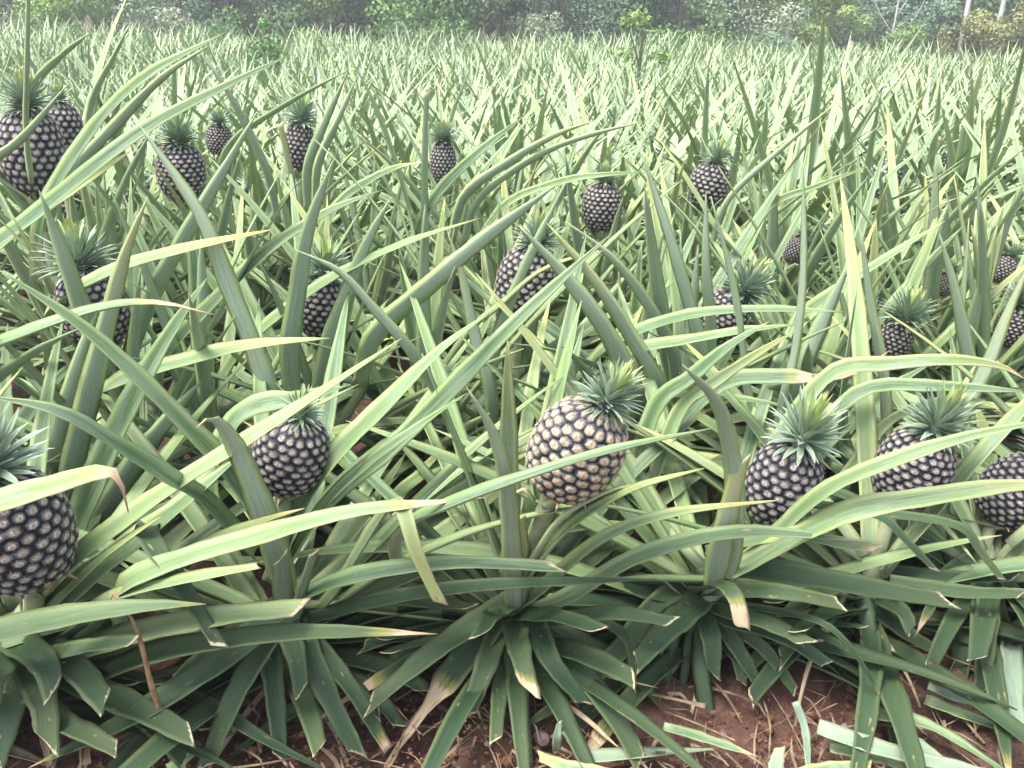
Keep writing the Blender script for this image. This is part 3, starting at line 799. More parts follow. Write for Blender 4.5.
 (9,'p',1.2,[(715,150,3.0),(722,120,3.0),(731,90,3.0)]),
 (24,'p',1.2,[(-20,262,2.0),(35,215,1.97),(80,185,1.95),(132,150,1.95)]),
 (14,'c',1.2,[(-10,110,2.6),(30,150,2.1),(2,130,2.3)]) if False else (14,'p',1.2,[(-25,175,2.1),(20,140,2.05),(68,84,2.05)]),
]
TR = [t for t in T]
allp = [p for p in PLANTS]
for wpx, st, dry, pts in TR:
    if wpx >= 14:
        pp = resample([(a_, b_, c_ * 300) for a_, b_, c_ in pts], 24)
        k0 = 0
        for j in range(24):
            if k0 == 0 or math.hypot(pp[j][0] - last[0], pp[j][1] - last[1]) > 13:
                last = pp[j]; k0 = 1; TRACED.append((pp[j][0], pp[j][1], wpx * .3, pp[j][2] / 300))
    W3 = [at(*q) for q in pts]
    b = W3[0]
    p = min(allp, key=lambda p_: (p_.c[0] - b[0]) ** 2 + (p_.c[1] - b[1]) ** 2 * .7 + (0.02 if p_.leaves > 14 else 0))
    p.leaves += 1
    root = p.c + np.array([0, 0, .13]); back = unit(b - W3[1]); d0 = np.linalg.norm(root - b)
    if d0 > .05:
        v = unit(unit(root - b) * .55 + back * .6); ext = b + v * min(d0 * .8, .16)
        ext[2] = max(ext[2], p.c[2] + .03)
        W3 = [ext] + W3
    # width in metres from the middle of the visible part
    mid = W3[len(W3) // 2]; dist = np.linalg.norm(mid - CAM)
    tip, base = W3[-1], W3[0]
    rad = np.array([tip[0] - root[0], tip[1] - root[1], 0]); hl = np.linalg.norm(rad[:2])
    Tn = unit(W3[-1] - W3[0])
    inw = -unit(rad) if hl > .05 else np.array([0, 0, 0.])
    nat = unit(np.array([0, 0, 1.]) * (1 - abs(Tn[2]) * .8) + inw * abs(Tn[2]))
    tocam = unit(np.array([CAM[0], CAM[1] - .3, CAM[2] + .5]) - mid)
    sgn = 1 if float(nat @ tocam) > -.12 and abs(Tn[2]) < .88 else -1
    nrm = unit(nat + sgn * (1.15 + rng.uniform(-.3, .4)) * tocam)
    Wm = wpx / F * dist
    # undo the foreshortening of the tilted blade
    view = unit(CAM - mid); sd = unit(np.cross(unit(W3[-1] - W3[0]), nrm)); fs = math.sqrt(max(1 - float(sd @ view) ** 2, .3))
    Wm *= 1 if sgn > 0 else .88
    Wm = min(Wm / fs ** .35, .052) * (1 if dist < 1.95 else .8)
    mb = MB()
    leaf(mb, [q - p.c for q in W3], Wm, nrm, rng.random(), st, dry, n=22 if dist < 1.7 else 16, gut=rng.uniform(.36, .6) if sgn > 0 else rng.uniform(.10, .24), twist=rng.uniform(-.35, .35), cuta=rng.choice([-1, 1]) * rng.uniform(.6, 1.5))
    o = link('leaf', mb.mesh('leaf', M['leafoldshade'] if (p.row == 1 and tip[2] < .27) else M['leafmid' if (p.row == 1 and tip[2] < .36) else 'leaf']), p.e)
    if dry < .7: o['label'] = 'leaf dried to brown at its end'
    elif (wpx, st) == (24, 'c') and dry == .86: o['label'] = 'curled leaf with a dry yellow end'

# ---- the rest of each rosette
for p in PLANTS:
    if p.row == 1:
        fill_leaves(p, LIB, [('inner', 4), ('mid', 12), ('outer', 11), ('cut', 18), ('low', 7), ('dry', 7)])
    elif p.row == 2:
        fill_leaves(p, LIB, [('inner', 4), ('mid', 8), ('outer', 13), ('low', 9)])
    else:
        fill_leaves(p, LIB, [('inner', 4), ('mid', 9), ('outer', 12), ('low', 5)])

# ------------------------------------------------------------------ farther rows
def proto_foliage(n, rings, closed, seed):
    global rng
    keep = rng; rng = random.Random(seed); mb = MB()
    for i in range(n):
        t = i / n; az = i * 2.39996 + rng.uniform(-.3, .3)
        el = min(66, 57 - 50 * t + rng.uniform(-20, 20)); L = (.58 + .28 * math.sin(math.pi * min(1, t * 1.1 + .15))) * rng.uniform(.8, 1.15)
        pth = arc(L, el, rng.uniform(2, 36) * (.4 + t), side=rng.uniform(-.22, .22), n=7); pth[:, 0] += .015
        c, s = math.cos(az), math.sin(az); z = .2 - .12 * t
        q = np.stack([pth[:, 0] * c - pth[:, 1] * s, pth[:, 0] * s + pth[:, 1] * c, pth[:, 2] + z], 1)
        nn = (-math.sin(R(el)) * c, -math.sin(R(el)) * s, math.cos(R(el)))
        leaf(mb, q, rng.uniform(.030, .042), nn, rng.random(), 'p', rng.choice([1.2, 1.2, 1.2, 1.2, 1.2, 1.2, .93]), n=rings, closed=closed, gut=.32, twist=rng.uniform(-.5, .5))
    rng = keep
    return mb

PROTO = [proto_foliage(36, 8, False, 100 + i) for i in range(9)]
PROTOM = [m.mesh('foliage', M['leaflit']) for m in PROTO]

spots = []
r = 0
y0 = 3.35
while True:
    yb = y0 + r * .62
    if yb > 22.6: break
    half = (yb + 1.2) * .66 + .5
    x = -half + rng.uniform(0, .3)
    while x < half:
        yy = yb + .10 * x * (1 if yb < 14 else .4) + rng.uniform(-.1, .1)
        if 3.0 < yy < 23 and rng.random() > .05: spots.append((x + rng.uniform(-.06, .06), yy))
        x += rng.uniform(.28, .42)
    r += 1
spots.sort(key=lambda s: s[0] ** 2 + s[1] ** 2)
inview = [s for s in spots if abs(s[0]) < .60 * (s[1] + .5)]
near = set(inview[:262]); 
lim = max(math.hypot(*s) for s in near)
nearspots = [s for s in spots if math.hypot(*s) <= lim]
farspots = [s for s in spots if math.hypot(*s) > lim]

small_fruit = [(88, 74, 16, 4.2), (763, 163, 14, 4.4), (905, 186, 12, 4.8), (1006, 240, 14, 3.6), (474, 150, 12, 3.7), (598, 150, 15, 3.8), (385, 122, 10, 5.0), (940, 128, 10, 6.5), (985, 175, 12, 5)]
used = set()
fruit_at = {}
for fx, fy, w, d in small_fruit:
    q = at(fx, fy, d)
    s = min((s for s in nearspots if s not in used), key=lambda s: (s[0] - q[0]) ** 2 + (s[1] - d) ** 2)
    used.add(s); fruit_at[s] = (fx, fy, w)
for i, s in enumerate(nearspots):
    g = float(ground(*s)); rz = rng.uniform(0, 6.283)
    o = empty('pineapple_plant', (s[0], s[1], g))
    f = link('foliage', rng.choice(PROTOM), o, None, (rng.uniform(-.16, .16), rng.uniform(-.16, .16), rz)); f.scale = (rng.uniform(.85, 1.15),) * 3
    has = s in fruit_at or rng.random() < .24
    if has:
        h = rng.uniform(.34, .45); fo = link('fruit', FRL[0], o, (rng.uniform(-.03, .03), -.02, h), (rng.uniform(-.1, .3), rng.uniform(-.35, .45), 0))
        dia = rng.uniform(.10, .125); fo.scale = (dia / .93, dia / .93, dia * 1.2)
        cr = link('crown', CRL[0], fo, (0, 0, .97)); cr.scale = (.95, .95, .8)
        mb = link('stalk', None, o) if False else None
        tag(o, 'pineapple plant with a small dark fruit in the middle distance of the field', 'pineapple plant', 'pineapple plants in the field')
    else:
        tag(o, 'pineapple plant without fruit in the middle distance of the field', 'pineapple plant', 'pineapple plants in the field')

# beyond about three hundred plants the field is one mass
mb = MB()
LP = [proto_foliage(30, 5, False, 300 + i) for i in range(8)]
LPd = [(np.concatenate(m.v), np.array(m.f), {k_: np.concatenate(a_) for k_, a_ in m.a.items()}) for m in LP]
V_, F_l, A_ = [], [], {k_: [] for k_ in LPd[0][2]}; off = 0
for s in farspots:
    v, f, a = rng.choice(LPd); t = rng.uniform(0, 6.283); k_ = rng.uniform(.72, 1.18); c, s_ = math.cos(t) * k_, math.sin(t) * k_
    w = np.stack([v[:, 0] * c - v[:, 1] * s_ + s[0], v[:, 0] * s_ + v[:, 1] * c + s[1], v[:, 2] * k_ + float(ground(*s))], 1)
    V_.append(w); F_l.append(f + off); off += len(v); rr = rng.random()
    for key in A_: A_[key].append(a[key] if key != 'lr' else (a[key] * .6 + rr * .4))
mb.v = [np.concatenate(V_)]; mb.f = np.concatenate(F_l).tolist(); mb.n = off; mb.a = {k_: [np.concatenate(x)] for k_, x in A_.items()}
o = link('far_pineapple_field', mb.mesh('far_pineapple_field', M['leaflit'])); tag(o, 'far rows of pineapple plants merging into one pale green mass', 'crop field', kind='stuff')
print('plants', len(PLANTS), 'near', len(nearspots), 'far', len(farspots), 'lim', lim)

# ------------------------------------------------------------------ ground: one sheet
def axis(parts):
    out = []
    for a, b, st in parts: out += list(np.arange(a, b, st))
    return np.array(out + [parts[-1][1]])
gx = axis([(-400, -60, 40), (-60, -12, 4), (-12, -2.2, .5), (-2.2, 2.6, .02), (2.6, 12, .5), (12, 60, 4), (60, 400, 40)])
gy = axis([(-60, -2, 6), (-2, .5, .4), (.5, 2.0, .02), (2.0, 12, .3), (12, 60, 2), (60, 600, 40)])
GX, GY = np.meshgrid(gx, gy); GZ = ground(GX, GY)
def vnoise(x, y, sc_, seed):
    r_ = np.random.RandomState(seed); g = r_.rand(64, 64)
    u, v = x * sc_, y * sc_; i, j = np.floor(u).astype(int), np.floor(v).astype(int); fu, fv = u - i, v - j
    fu, fv = fu * fu * (3 - 2 * fu), fv * fv * (3 - 2 * fv)
    G_ = lambda a, b: g[a % 64, b % 64]
    return (G_(i, j) * (1 - fu) + G_(i + 1, j) * fu) * (1 - fv) + (G_(i, j + 1) * (1 - fu) + G_(i + 1, j + 1) * fu) * fv - .5
nearm = sst(3.2, 2.4, np.abs(GX)) * sst(2.3, 1.9, GY) * sst(.2, .7, GY)
GZ = GZ + nearm * (.05 * vnoise(GX, GY, 5, 1) + .030 * vnoise(GX, GY, 14, 2) + .018 * vnoise(GX, GY, 33, 3) + .008 * vnoise(GX, GY, 48, 4))
ny, nx = GX.shape; idx = np.arange(nx * ny).reshape(ny, nx)
mb = MB(); mb.add(np.stack([GX, GY, GZ], -1), np.stack([idx[:-1, :-1].ravel(), idx[:-1, 1:].ravel(), idx[1:, 1:].ravel(), idx[1:, :-1].ravel()], 1))
g = link('ground', mb.mesh('ground', M['soil'])); tag(g, kind='structure')

# ------------------------------------------------------------------ litter and cut leaves on the soil
def on_ground(px, py, dz=.02):
    q = at_z(px, py, .0 + dz); return q
def ground_leaf(w, st, dry, pts, label, mat='leaf', dz=.02, cat='cut leaf', name='cut_leaf', flip=False, lift=0.0):
    W3 = [on_ground(x, y, dz + (h[0] if h else 0)) for x, y, *h in pts]
    c = W3[0].copy(); c[2] = 0; o_d = np.linalg.norm(W3[len(W3) // 2] - CAM)
    mb = MB(); nrm = (0.05, -.25, 1) if not flip else (.1, .2, -1)
    leaf(mb, [q - c for q in W3], w / F * o_d * .95, nrm, rng.random(), st, dry, n=14, gut=.42, twist=rng.uniform(-.9, .9), cuta=rng.choice([-1, 1]) * .6)
    o = link(name, mb.mesh(name, M[mat]), None, c); tag(o, label, cat, 'cut leaves lying on the soil'); return o
ground_leaf(18, 'b', 1.2, [(818, 728, .05), (885, 750, .04), (990, 775, .02)], 'long bleached leaf lying at the bottom right, pointed end to the left', 'leafpale')
ground_leaf(17, 'b', 1.2, [(862, 712, .03), (930, 726, .03), (1012, 776, .02)], 'green leaf with a yellow margin running to the bottom right corner')
ground_leaf(22, 'c', 1.2, [(1010, 640, .04), (1012, 690, .03), (1018, 732, .02)], 'pale bluish leaf piece lying on end by the right edge', 'leafpale')
ground_leaf(17, 'c', 1.2, [(584, 758, .02), (650, 753, .02), (714, 749, .02)], 'pale flat leaf strip on the soil at the bottom centre', 'leafpale')
ground_leaf(15, 'c', 1.2, [(610, 775, .03), (570, 768, .03), (538, 756, .03)], 'yellow green leaf tip cut off by the bottom edge, bottom centre')
ground_leaf(11, 'c', 1.2, [(556, 752, .02), (557, 738, .05), (559, 722, .07)], 'short pale green leaf stub sticking up at the bottom centre', 'leafpale')
ground_leaf(14, 'c', 1.2, [(584, 758, .02), (576, 745, .03), (566, 732, .04)], 'short dark green leaf stub next to the pale one')
ground_leaf(13, 'c', 1.2, [(795, 775, .03), (830, 768, .03), (872, 764, .03)], 'bright yellow leaf piece at the bottom edge, right of centre', 'leaf')
ground_leaf(12, 'c', 1.2, [(928, 686, .03), (965, 698, .03), (1006, 697, .03)], 'half folded pale leaf strip left of the upright bluish one', 'leafpale')
ground_leaf(15, 'c', 1.2, [(775, 778, .03), (776, 765, .03), (780, 747, .04)], 'white leaf end poking up from the bottom edge', 'leafpale')
ground_leaf(11, 'p', .8, [(664, 727, .03), (700, 737, .02), (760, 757, .02)], 'narrow yellow green leaf across the soil right of the bottom centre')
ground_leaf(13, 'c', 1.2, [(830, 748, .02), (870, 755, .02), (910, 768, .01)], 'dark green cut leaf under the long bleached one')
ground_leaf(12, 'b', 1.2, [(905, 735, .05), (930, 752, .03), (955, 772, .02)], 'small whitish leaf strip crossing the yellow margined leaf', 'leafpale')
ground_leaf(14, 'p', 1.2, [(925, 700, .02), (965, 715, .02), (1030, 738, .02)], 'dark green leaf half sunk in the soil at the right')
ground_leaf(12, 'p', .05, [(555, 697, .05), (585, 718, .03), (620, 749, .02)], 'tan dried leaf blade pointing down right at the bottom centre')
ground_leaf(13, 'c', 1.2, [(168, 770, .02), (185, 758, .03), (200, 747, .03)], 'short cut leaf end at the bottom left', 'leaf')
ground_leaf(9, 'b', 1.2, [(795, 702, .06), (805, 730, .03), (808, 765, .02)], 'thin pale curled leaf strip right of the brown drooping one', 'leafpale')

# uncountable straw and crumbs
mb = MB()
for i in range(440):
    px, py = rng.uniform(-60, 1080), rng.uniform(640, 800)
    q = at_z(px, py, .012); a = rng.uniform(0, 6.283); L = rng.uniform(.02, .14) * (1 if rng.random() < .8 else 1.5)
    d = np.array([math.cos(a), math.sin(a), 0]); 
    z = lambda k_: np.array([0, 0, rng.uniform(.0, .03) * k_])
    leaf(mb, [q - d * L / 2 + z(1), q + z(1) + np.array([rng.uniform(-.01, .01), rng.uniform(-.01, .01), 0]), q + d * L / 2 + z(1)], (rng.uniform(.001, .005) if i % 6 else rng.uniform(.009, .018)), (0, rng.uniform(-.5, .5), 1), rng.random(), 'b' if i % 6 else 'p', .01, n=6, closed=False)
o = link('straw_litter', mb.mesh('straw_litter', M['straw'])); tag(o, 'dry brown straw and leaf scraps scattered over the soil', 'straw litter', kind='stuff')

def rock_mesh(seed, n=2):
    import bmesh
    bm = bmesh.new(); bmesh.ops.create_icosphere(bm, subdivisions=n, radius=1); r_ = random.Random(seed)
    dirs = [Vector((r_.gauss(0, 1), r_.gauss(0, 1), r_.gauss(0, 1))).normalized() for _ in range(9)]
    cut_ = [r_.uniform(.55, .9) for _ in range(9)]
    for v in bm.verts:
        for d, c in zip(dirs, cut_):
            t = v.co.dot(d)
            if t > c: v.co -= d * (t - c)
        v.co += v.co.normalized() * r_.uniform(-.04, .04)
    me = bpy.data.meshes.new('stone'); bm.to_mesh(me); bm.free(); return me
RK = [rock_mesh(i) for i in range(8)]
RKc = []
for m_ in RK:
    m_.materials.append(M['clod']); c_ = m_.copy(); c_.materials.clear(); c_.materials.append(M['stone']); RKc.append(c_)
# crumbs of soil: one mass
vs, fs, off = [], [], 0
cr_ = [(np.array([v.co[:] for v in rock_mesh(40 + i, 1).vertices]), [tuple(p_.vertices) for p_ in rock_mesh(40 + i, 1).polygons]) for i in range(5)]
mb = MB()
for i in range(4200):
    px, py = rng.uniform(-60, 1090), rng.uniform(620, 800); q = at_z(px, py, rng.uniform(-.006, .008)); v, f = rng.choice(cr_)
    s = rng.uniform(.0015, .0050) * (1 if rng.random() < .86 else rng.uniform(1.5, 2.8)); mb.add(v * np.array([s, s * rng.uniform(.7, 1.3), s * .7]) + q, f)
o = link('soil_crumbs', mb.mesh('soil_crumbs', M['clod'], smooth=False)); tag(o, 'red brown soil crumbs and grit over the bare strip', 'soil crumbs', kind='stuff')
for px, py, w, lab in ((617, 727, 24, 'flat purplish grey stone on bare soil at the bottom centre'), (541, 738, 20, 'reddish stone left of the short leaf stubs'),
                       (488, 744, 8, 'small pinkish pebble on bare soil under the centre plant'), (986, 660, 12, 'orange brown stone on the soil near the right edge'),
                       (934, 694, 20, 'rounded brown stone at the left end of the folded pale strip'), (876, 696, 10, 'orange clod under the front row at the right'),
                       (722, 735, 12, 'reddish clod right of the pale flat strip'), (844, 727, 11, 'brown orange clod at the pointed end of the bleached leaf')):
    q = at_z(px, py, .01); s = w / 2 / F * np.linalg.norm(q - CAM)
    o = link('stone', rng.choice(RKc), None, q, (rng.uniform(-.3, .3), rng.uniform(-.3, .3), rng.uniform(0, 6))); o.scale = (s, s * .8, s * .5); tag(o, lab, 'stone', 'stones on the bare soil')

# stick standing in the left corner
mb = MB(); pts = [at(113, 592, 1.02), at(128, 612, 1.0), at(140, 640, 1.0), at(150, 680, 1.0), at(163, 722, 1.02), at(166, 745, 1.04)]
c = pts[-1].copy(); c[2] = 0
tube(mb, resample([q - c for q in pts] + [np.array([.0, .01, -.01])], 16), np.interp(np.linspace(0, 1, 16), [0, .5, 1], [.0022, .0042, .003]) * (1 + .15 * np.sin(np.arange(16) * 2.1)))
tube(mb, [pts[0] - c, at(110, 600, 1.01) - c, at(106, 604, 1.0) - c], [.002, .0016, .001], 6)
o = link('dry_stick', mb.mesh('dry_stick', M['stick']), None, c); tag(o, 'thin brown broken stick leaning among the leaves in the bottom left', 'stick')

# ------------------------------------------------------------------ weeds
def broad_leaf(mb, q, d, L, W, up, rnd):
    d = unit(np.asarray(d, float)); n = 8; s = np.linspace(0, 1, n); C = q + d * (s * L)[:, None] + np.array([0, 0, 1.]) * (-.25 * L * s ** 2)[:, None]
    S = unit(np.cross(d, up)); w = W * np.sin(math.pi * np.clip(s * .96 + .03, 0, 1)) ** .8 / 2; V = np.stack([C - S * w[:, None] + np.array([0, 0, .12]) * w[:, None], C, C + S * w[:, None] + np.array([0, 0, .12]) * w[:, None]], 1)
    idx = np.arange(n * 3).reshape(n, 3); f = np.stack([idx[:-1, :-1].ravel(), idx[:-1, 1:].ravel(), idx[1:, 1:].ravel(), idx[1:, :-1].ravel()], 1)
    mb.add(V, f, lr=rnd)
def weed(px, py, d, h, nl, ll, lab, mat, cat='weed', name='weed', z=None):
    q = at(px, py, d) if z is None else at_z(px, py, z)
    base = np.array([q[0], q[1], float(ground(q[0], q[1]))]); e = empty(name, base); tag(e, lab, cat)
    st = MB(); fo = MB(); H = h if h else q[2] - base[2]
    for k_ in range(3):
        a = rng.uniform(0, 6.28); top = np.array([math.cos(a) * .18 * H, math.sin(a) * .18 * H, H * rng.uniform(.8, 1.05)])
        tube(st, resample([(0, 0, 0), top * np.array([.3, .3, .5]), top], 6), np.linspace(.012, .004, 6) * min(1, H), 5)
        for j in range(nl):
            t = rng.uniform(.45, 1.0); b = top * np.array([.3 + .7 * t, .3 + .7 * t, t]); az = rng.uniform(0, 6.28)
            broad_leaf(fo, b, (math.cos(az), math.sin(az), rng.uniform(0, .7)), ll * rng.uniform(.6, 1.1), ll * rng.uniform(.35, .5), (0, 0, 1), rng.random())
    link('stem', st.mesh('stem', M['stem']), e); link('leaves', fo.mesh('leaves', mat), e); return e
weed(1000, 746, None, .05, 16, .02, 'tiny bright green ferny weed in the bottom right corner', TREEM[1], z=.0)
weed(408, 262, 1.95, .42, 5, .06, 'small broadleaf weed between leaves, left of the middle', TREEM[1])
weed(366, 60, 7, 1.25, 6, .10, 'slender bright green seedling standing above the field, left of centre', TREEM[6], 'seedling', 'seedling')
weed(1012, 95, 5.0, .85, 6, .09, 'fresh green weed shoot at the right edge above the leaves', TREEM[6])
weed(905, 92, 5.5, .85, 4, .07, 'little fresh green shoot in the field on the right', TREEM[6])

# ------------------------------------------------------------------ trees and bushes at the field edge
def tree(px, d, H, Wd, mat, label, kind='tree', trunk=.12, crown_from=.15, n=2600, leafsz=.16, bark='bark', seed=None, lobes=16, group='trees and bushes along the field edge'):
    x = (px - 512) / F * d * 1.0
    base = np.array([x, d, float(ground(x, d)) - .05]); r_ = np.random.RandomState(seed if seed is not None else int(px * 7 + d) % 9999)
    e = empty(kind, base); tag(e, label, {'tree': 'tree', 'bush': 'bush', 'sapling': 'sapling', 'dead_tree': 'tree'}[kind], group)
    tk = MB(); lean = r_.uniform(-.06, .06, 2) * H
    main = resample([(0, 0, -.1), (lean[0] * .3, lean[1] * .3, H * .4), (lean[0], lean[1], H * .88)], 9)
    tube(tk, main, np.linspace(trunk, trunk * .2, 9), 8)
    # lobes: limb ends
    cents = []
    for i in range(lobes):
        t = r_.uniform(crown_from, 1); az = r_.uniform(0, 6.283); prof = math.sin(math.pi * min(1, (t - crown_from) / (1.02 - crown_from) * .85 + .14)) ** .7
        rad = Wd / 2 * prof * r_.uniform(.35, .95); q = np.array([math.cos(az) * rad, math.sin(az) * rad, t * H]) + np.array([lean[0] * t, lean[1] * t, 0])
        cents.append((q, Wd * r_.uniform(.12, .22)))
        if i % 2 == 0:
            b = main[min(8, max(1, int(t * 7)))]; 
            tube(tk, resample([b * np.array([1, 1, .8]), (b * .4 + q * .6) - np.array([0, 0, .05 * H]), q], 5), np.linspace(trunk * .35, trunk * .08, 5), 5)
    link('trunk', tk.mesh('trunk', M[bark]), e)
    cl = r_.randint(0, len(cents), n); C = np.array([cents[i][0] for i in cl]); S = np.array([cents[i][1] for i in cl])
    v = r_.normal(size=(n, 3)); v /= np.linalg.norm(v, axis=1)[:, None]; rr = r_.rand(n) ** .22
    P = C + v * (S * rr)[:, None] * np.array([1.15, 1.15, .85]); P[:, 2] = np.maximum(P[:, 2], .03)
    nn_ = unit(v + r_.normal(size=(n, 3)) * .45); a = unit(np.cross(nn_, r_.normal(size=(n, 3)))); b = np.cross(nn_, a); sz = leafsz * r_.uniform(.5, 1.15, n)[:, None]
    tip = P + a * sz; mid1 = P + a * sz * .45 + b * sz * .27; mid2 = P + a * sz * .45 - b * sz * .27
    V = np.stack([P, mid1, tip, mid2], 1).reshape(-1, 3); f = np.arange(4 * n).reshape(n, 4)
    lobe_r = r_.rand(len(cents)); lr = np.repeat(np.clip(lobe_r[cl] * .85 + r_.rand(n) * .25 - .05, 0, 1), 4)
    mb = MB(); mb.add(V, f, lr=lr); link('crown', mb.mesh('crown', mat, smooth=False), e)
    return e
K = TREEM
for i_ in range(13):
    px_ = [-20, 48, 178, 238, 322, 402, 455, 540, 590, 690, 745, 878, 1000][i_]
    tree(px_, 22.6 + (i_ * 7 % 5) * .22, .75 + (i_ * 5 % 4) * .16, 1.3 + (i_ * 3 % 4) * .3, K[[1, 4, 3, 1, 6, 3, 1, 4, 3, 1, 3, 2, 1][i_]], 'low scrubby bush growing where the field meets the trees', 'bush', .03, .02, n=2200, leafsz=.085, seed=200 + i_, lobes=10)
tr = [
 (-60, 24.75, 4.40, 4.08, 0, 'dark green tree at the far left of the tree line', .06, .2),
 (35, 25.50, 3.20, 3.06, 3, 'bluish green spreading tree by the left edge of the tree line', .1, .15),
 (95, 24.38, 2.08, 2.04, 6, 'light green leafy bush at the left of the tree line', .05, .05),
 (150, 25.12, 2.72, 2.45, 1, 'mid green bush right of the reddish mound', .08, .05),
 (205, 24.75, 2.56, 2.86, 4, 'greyish pale bush with drooping foliage at the left', .07, .02),
 (250, 26.25, 5.20, 3.40, 3, 'tall blue green tree behind the small dark shrub', .14, .1),
 (330, 25.50, 5.20, 3.40, 0, 'very dark tree left of centre in the tree line', .15, .12),
 (385, 26.62, 6.00, 3.74, 3, 'bluish tree with a dark trunk behind the bright seedling', .18, .14),
 (432, 25.12, 3.20, 3.13, 1, 'rounded mid green tree near the centre of the tree line', .1, .05),
 (492, 25.88, 4.40, 3.67, 0, 'dark rounded tree just left of the centre line', .14, .08),
 (560, 25.12, 2.88, 3.13, 3, 'low bluish green thicket tree in the centre', .1, .04),
 (606, 26.25, 4.80, 3.13, 0, 'dark tree behind the slim young tree', .14, .1),
 (668, 25.50, 3.36, 2.86, 1, 'mid green tree right of the slim young tree', .1, .05),
 (722, 24.75, 2.56, 3.13, 4, 'dusty grey green bush right of centre', .08, .02),
 (772, 24.90, 2.64, 1.90, 2, 'yellow green bush at the foot of the tree line', .06, .04),
 (812, 24.75, 2.08, 1.63, 2, 'second yellow green bush, brighter and lower, beside the bare branched tree', .05, .03),
 (860, 27.75, 5.60, 4.08, 3, 'hazy blue green tree behind the bare branches', .16, .08),
 (905, 24.75, 1.76, 1.90, 3, 'low bluish bush left of the pale trunks', .05, .02),
 (935, 24.38, 1.52, 2.18, 5, 'olive and orange tinged bush between the pale trunks', .05, .02),
 (985, 27.00, 5.20, 3.74, 0, 'dark green tree behind the right pale trunk', .15, .06),
 (1015, 24.75, 2.56, 1.90, 5, 'orange tipped bush by the right edge', .07, .04),
 (1075, 25.12, 4.00, 3.40, 1, 'green tree just beyond the right edge of the tree line', .1, .05),
 (460, 29.25, 7.20, 4.08, 1, 'tall tree top behind the centre trees', .2, .1), (180, 29.25, 7.20, 4.76, 0, 'tall dark tree behind the left bushes', .2, .1),
 (740, 29.25, 7.20, 4.76, 0, 'tall dark tree behind the grey green bush', .2, .08), (-10, 30.00, 6.40, 4.76, 1, 'tall mid green tree behind the left edge', .2, .1),
 (640, 30.00, 6.40, 4.76, 3, 'tall blue green tree behind the slim young tree', .2, .1), (930, 30.75, 7.20, 4.76, 3, 'tall blue green tree behind the pale trunks', .2, .1), (300, 30.00, 7.20, 4.76, 1, 'tall tree behind the left centre of the tree line', .2, .1),
 (1100, 30.00, 7.20, 4.76, 0, 'tall dark tree beyond the right edge', .2, .1), (550, 30.75, 7.20, 4.76, 1, 'tall tree behind the low thicket', .2, .1), (830, 31.50, 7.20, 4.76, 1, 'tall green tree far behind the bright bushes', .2, .1)]
for i, (px, d, H, Wd, m_, lab, tk_, cf) in enumerate(tr):
    small = H < 2.9
    tree(px, d, H, Wd, K[m_], lab, 'bush' if small else 'tree', tk_, cf, n=12000 if not small else 7500, leafsz=.145 if not small else .10, seed=i + 11, lobes=26 if not small else 18)
tree(283, 15, 1.25, .75, K[1], 'small dark green shrub standing in the field, upper left', 'bush', .04, .2, n=1500, leafsz=.07, seed=60, lobes=10)
tree(630, 13, 1.45, .85, K[2], 'slim young light green tree standing in the field, right of centre', 'sapling', .05, .3, n=700, leafsz=.09, seed=61, lobes=9)
tree(92, 23.2, 1.0, 1.2, K[1], 'low round green bush at the upper left beside the reddish mound', 'bush', .04, .1, n=1200, leafsz=.1, seed=62, lobes=8)

def bare(px, d, H, rad, label, branches=0, lean=.03):
    x = (px - 512) / F * d; base = np.array([x, d, float(ground(x, d)) - .1]); e = empty('bare_tree', base); tag(e, label, 'bare tree', 'trees and bushes along the field edge')
    mb = MB(); tube(mb, resample([(0, 0, 0), (lean * H * .4, 0, H * .5), (lean * H, 0, H)], 10), np.linspace(rad, rad * .55, 10), 8); link('trunk', mb.mesh('trunk', M['palebark']), e)
    for b in range(branches):
        s = (-1) ** b; z = H * (.3 + .16 * b); mb = MB()
        tube(mb, resample([(lean * z, 0, z), (s * .35, .05, z + .5), (s * .75, .1, z + 1.2), (s * .8, .1, z + 2)], 9), np.linspace(rad * .5, rad * .12, 9), 6); link('branch', mb.mesh('branch', M['palebark']), e)
bare(930, 24.5, 6, .07, 'straight pale bare trunk, left of the two at the upper right'); bare(961, 24.8, 6, .07, 'pale leaning bare trunk, right of the two at the upper right', 0, .05)
bare(865, 24.4, 2.6, .03, 'thin grey forked bare tree at the upper right', 3)
def mound(px, d, w, h, label, cat, name, mat):
    x = (px - 512) / F * d; base = np.array([x, d, float(ground(x, d)) - .1]); me = rock_mesh(int(px), 3).copy(); me.materials.append(M[mat])
    o = link(name, me, None, base + np.array([0, 0, h * .4])); o.scale = (w / 2, w / 2, h * .65); tag(o, label, cat)
mound(119, 22, .3, 1.1, 'narrow reddish brown termite mound at the upper left field edge', 'termite mound', 'termite_mound', 'mound')
mound(486, 22.5, .13, 1.1, 'thin grey tree stump at the field edge, top centre', 'tree stump', 'tree_stump', 'bark')
mound(829, 22.8, .2, 1.0, 'brownish stump at the field edge below the yellow green bushes', 'tree stump', 'tree_stump', 'mound')

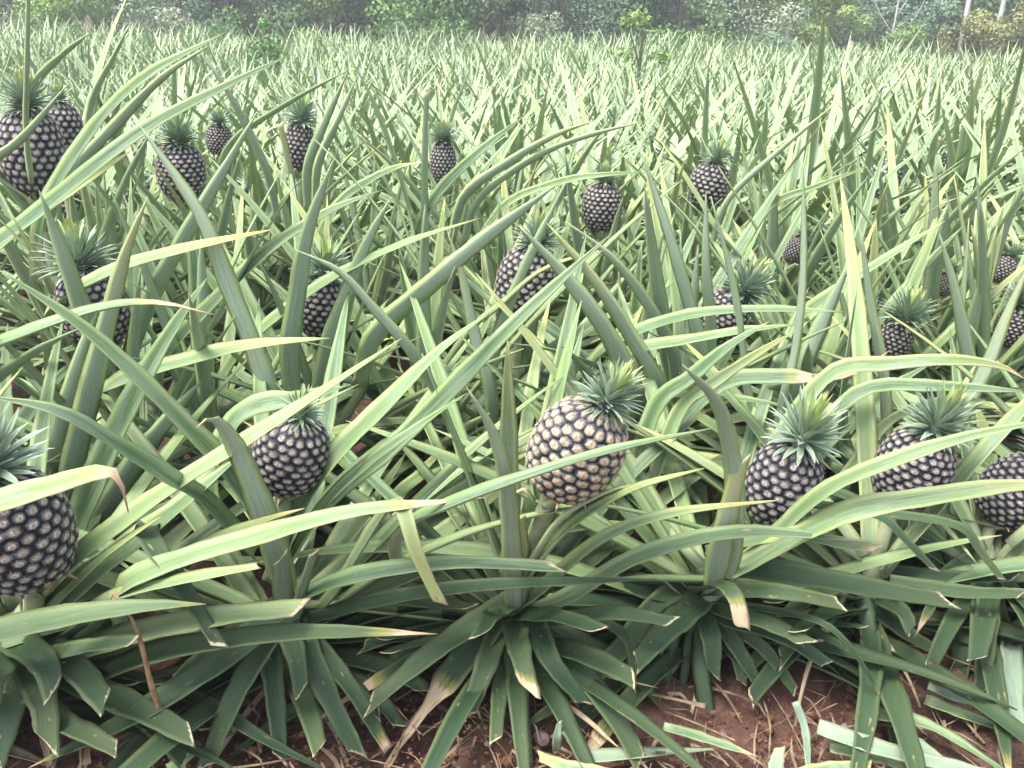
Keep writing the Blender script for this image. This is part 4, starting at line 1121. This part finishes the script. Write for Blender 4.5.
# far-off wood reads as one mass
r_ = np.random.RandomState(5); n = 50000
X = r_.uniform(-34, 34, n); dd = r_.uniform(34, 46, n); top = 9 + 2.5 * np.sin(X * .35) + 1.5 * np.sin(X * .9 + 2)
P = np.stack([X, dd, r_.rand(n) ** .9 * top * (.5 + .5 * (dd - 34) / 12) - .5], 1); a = unit(r_.normal(size=(n, 3))); b = unit(np.cross(a, r_.normal(size=(n, 3)))); sz = r_.uniform(.3, .7, n)[:, None]
V = np.stack([P, P + a * sz * .5 + b * sz * .3, P + a * sz, P + a * sz * .5 - b * sz * .3], 1).reshape(-1, 3)
lr = np.clip(np.repeat(.5 + .3 * np.sin(X * .8) + r_.uniform(-.3, .3, n), 4), 0, 1)
mb = MB(); mb.add(V, np.arange(4 * n).reshape(n, 4), lr=lr); o = link('far_wood', mb.mesh('far_wood', K[3], smooth=False)); tag(o, 'far blue green wood closing the view behind the field', 'wood', kind='stuff')

# ------------------------------------------------------------------ air
HAZE = 0.0045
if HAZE > 0:
    me = bpy.data.meshes.new('haze'); x0, x1, y0_, y1, z0, z1 = -45, 45, -3, 50, -3.5, 14.5
    v = [(x, y, z) for x in (x0, x1) for y in (y0_, y1) for z in (z0, z1)]
    me.from_pydata(v, [], [(0, 1, 3, 2), (4, 6, 7, 5), (0, 4, 5, 1), (2, 3, 7, 6), (0, 2, 6, 4), (1, 5, 7, 3)])
    m = bpy.data.materials.new('haze_air'); m.use_nodes = True; nt = m.node_tree; nt.nodes.clear(); out = nt.nodes.new('ShaderNodeOutputMaterial'); pv = nt.nodes.new('ShaderNodeVolumePrincipled')
    pv.inputs['Density'].default_value = HAZE; pv.inputs['Color'].default_value = (.92, .96, 1, 1); pv.inputs['Anisotropy'].default_value = .2; nt.links.new(pv.outputs[0], out.inputs['Volume'])
    me.materials.append(m); o = link('haze', me); tag(o, kind='stuff')

# ------------------------------------------------------------------ light
SUN_EL, SUN_AZ = 68, 245
w = bpy.data.worlds.new('World'); sc.world = w; w.use_nodes = True; nt = w.node_tree
bg = nt.nodes['Background']; sky = nt.nodes.new('ShaderNodeTexSky'); sky.sky_type = 'NISHITA'; sky.sun_disc = False
sky.sun_elevation = R(SUN_EL); sky.sun_rotation = R(SUN_AZ); sky.air_density = 1.0; sky.dust_density = 4.0; sky.ozone_density = .6
hs_ = nt.nodes.new('ShaderNodeHueSaturation'); hs_.inputs['Saturation'].default_value = .6; nt.links.new(sky.outputs[0], hs_.inputs['Color']); nt.links.new(hs_.outputs[0], bg.inputs[0]); bg.inputs[1].default_value = .13
sl = bpy.data.lights.new('sun', 'SUN'); sl.energy = 1.4; sl.angle = R(20); sl.color = (1, .96, .88)
so = bpy.data.objects.new('sun', sl); COL.objects.link(so)
az = R(SUN_AZ); dirv = Vector((math.sin(az) * math.cos(R(SUN_EL)), math.cos(az) * math.cos(R(SUN_EL)), math.sin(R(SUN_EL))))
so.rotation_euler = dirv.to_track_quat('Z', 'Y').to_euler()
sc.view_settings.view_transform = 'Standard'; sc.view_settings.look = 'None'; sc.view_settings.exposure = 1.85; sc.view_settings.gamma = 1
sc.cycles.volume_max_steps = 64; sc.cycles.max_bounces = 6; sc.cycles.volume_bounces = 0
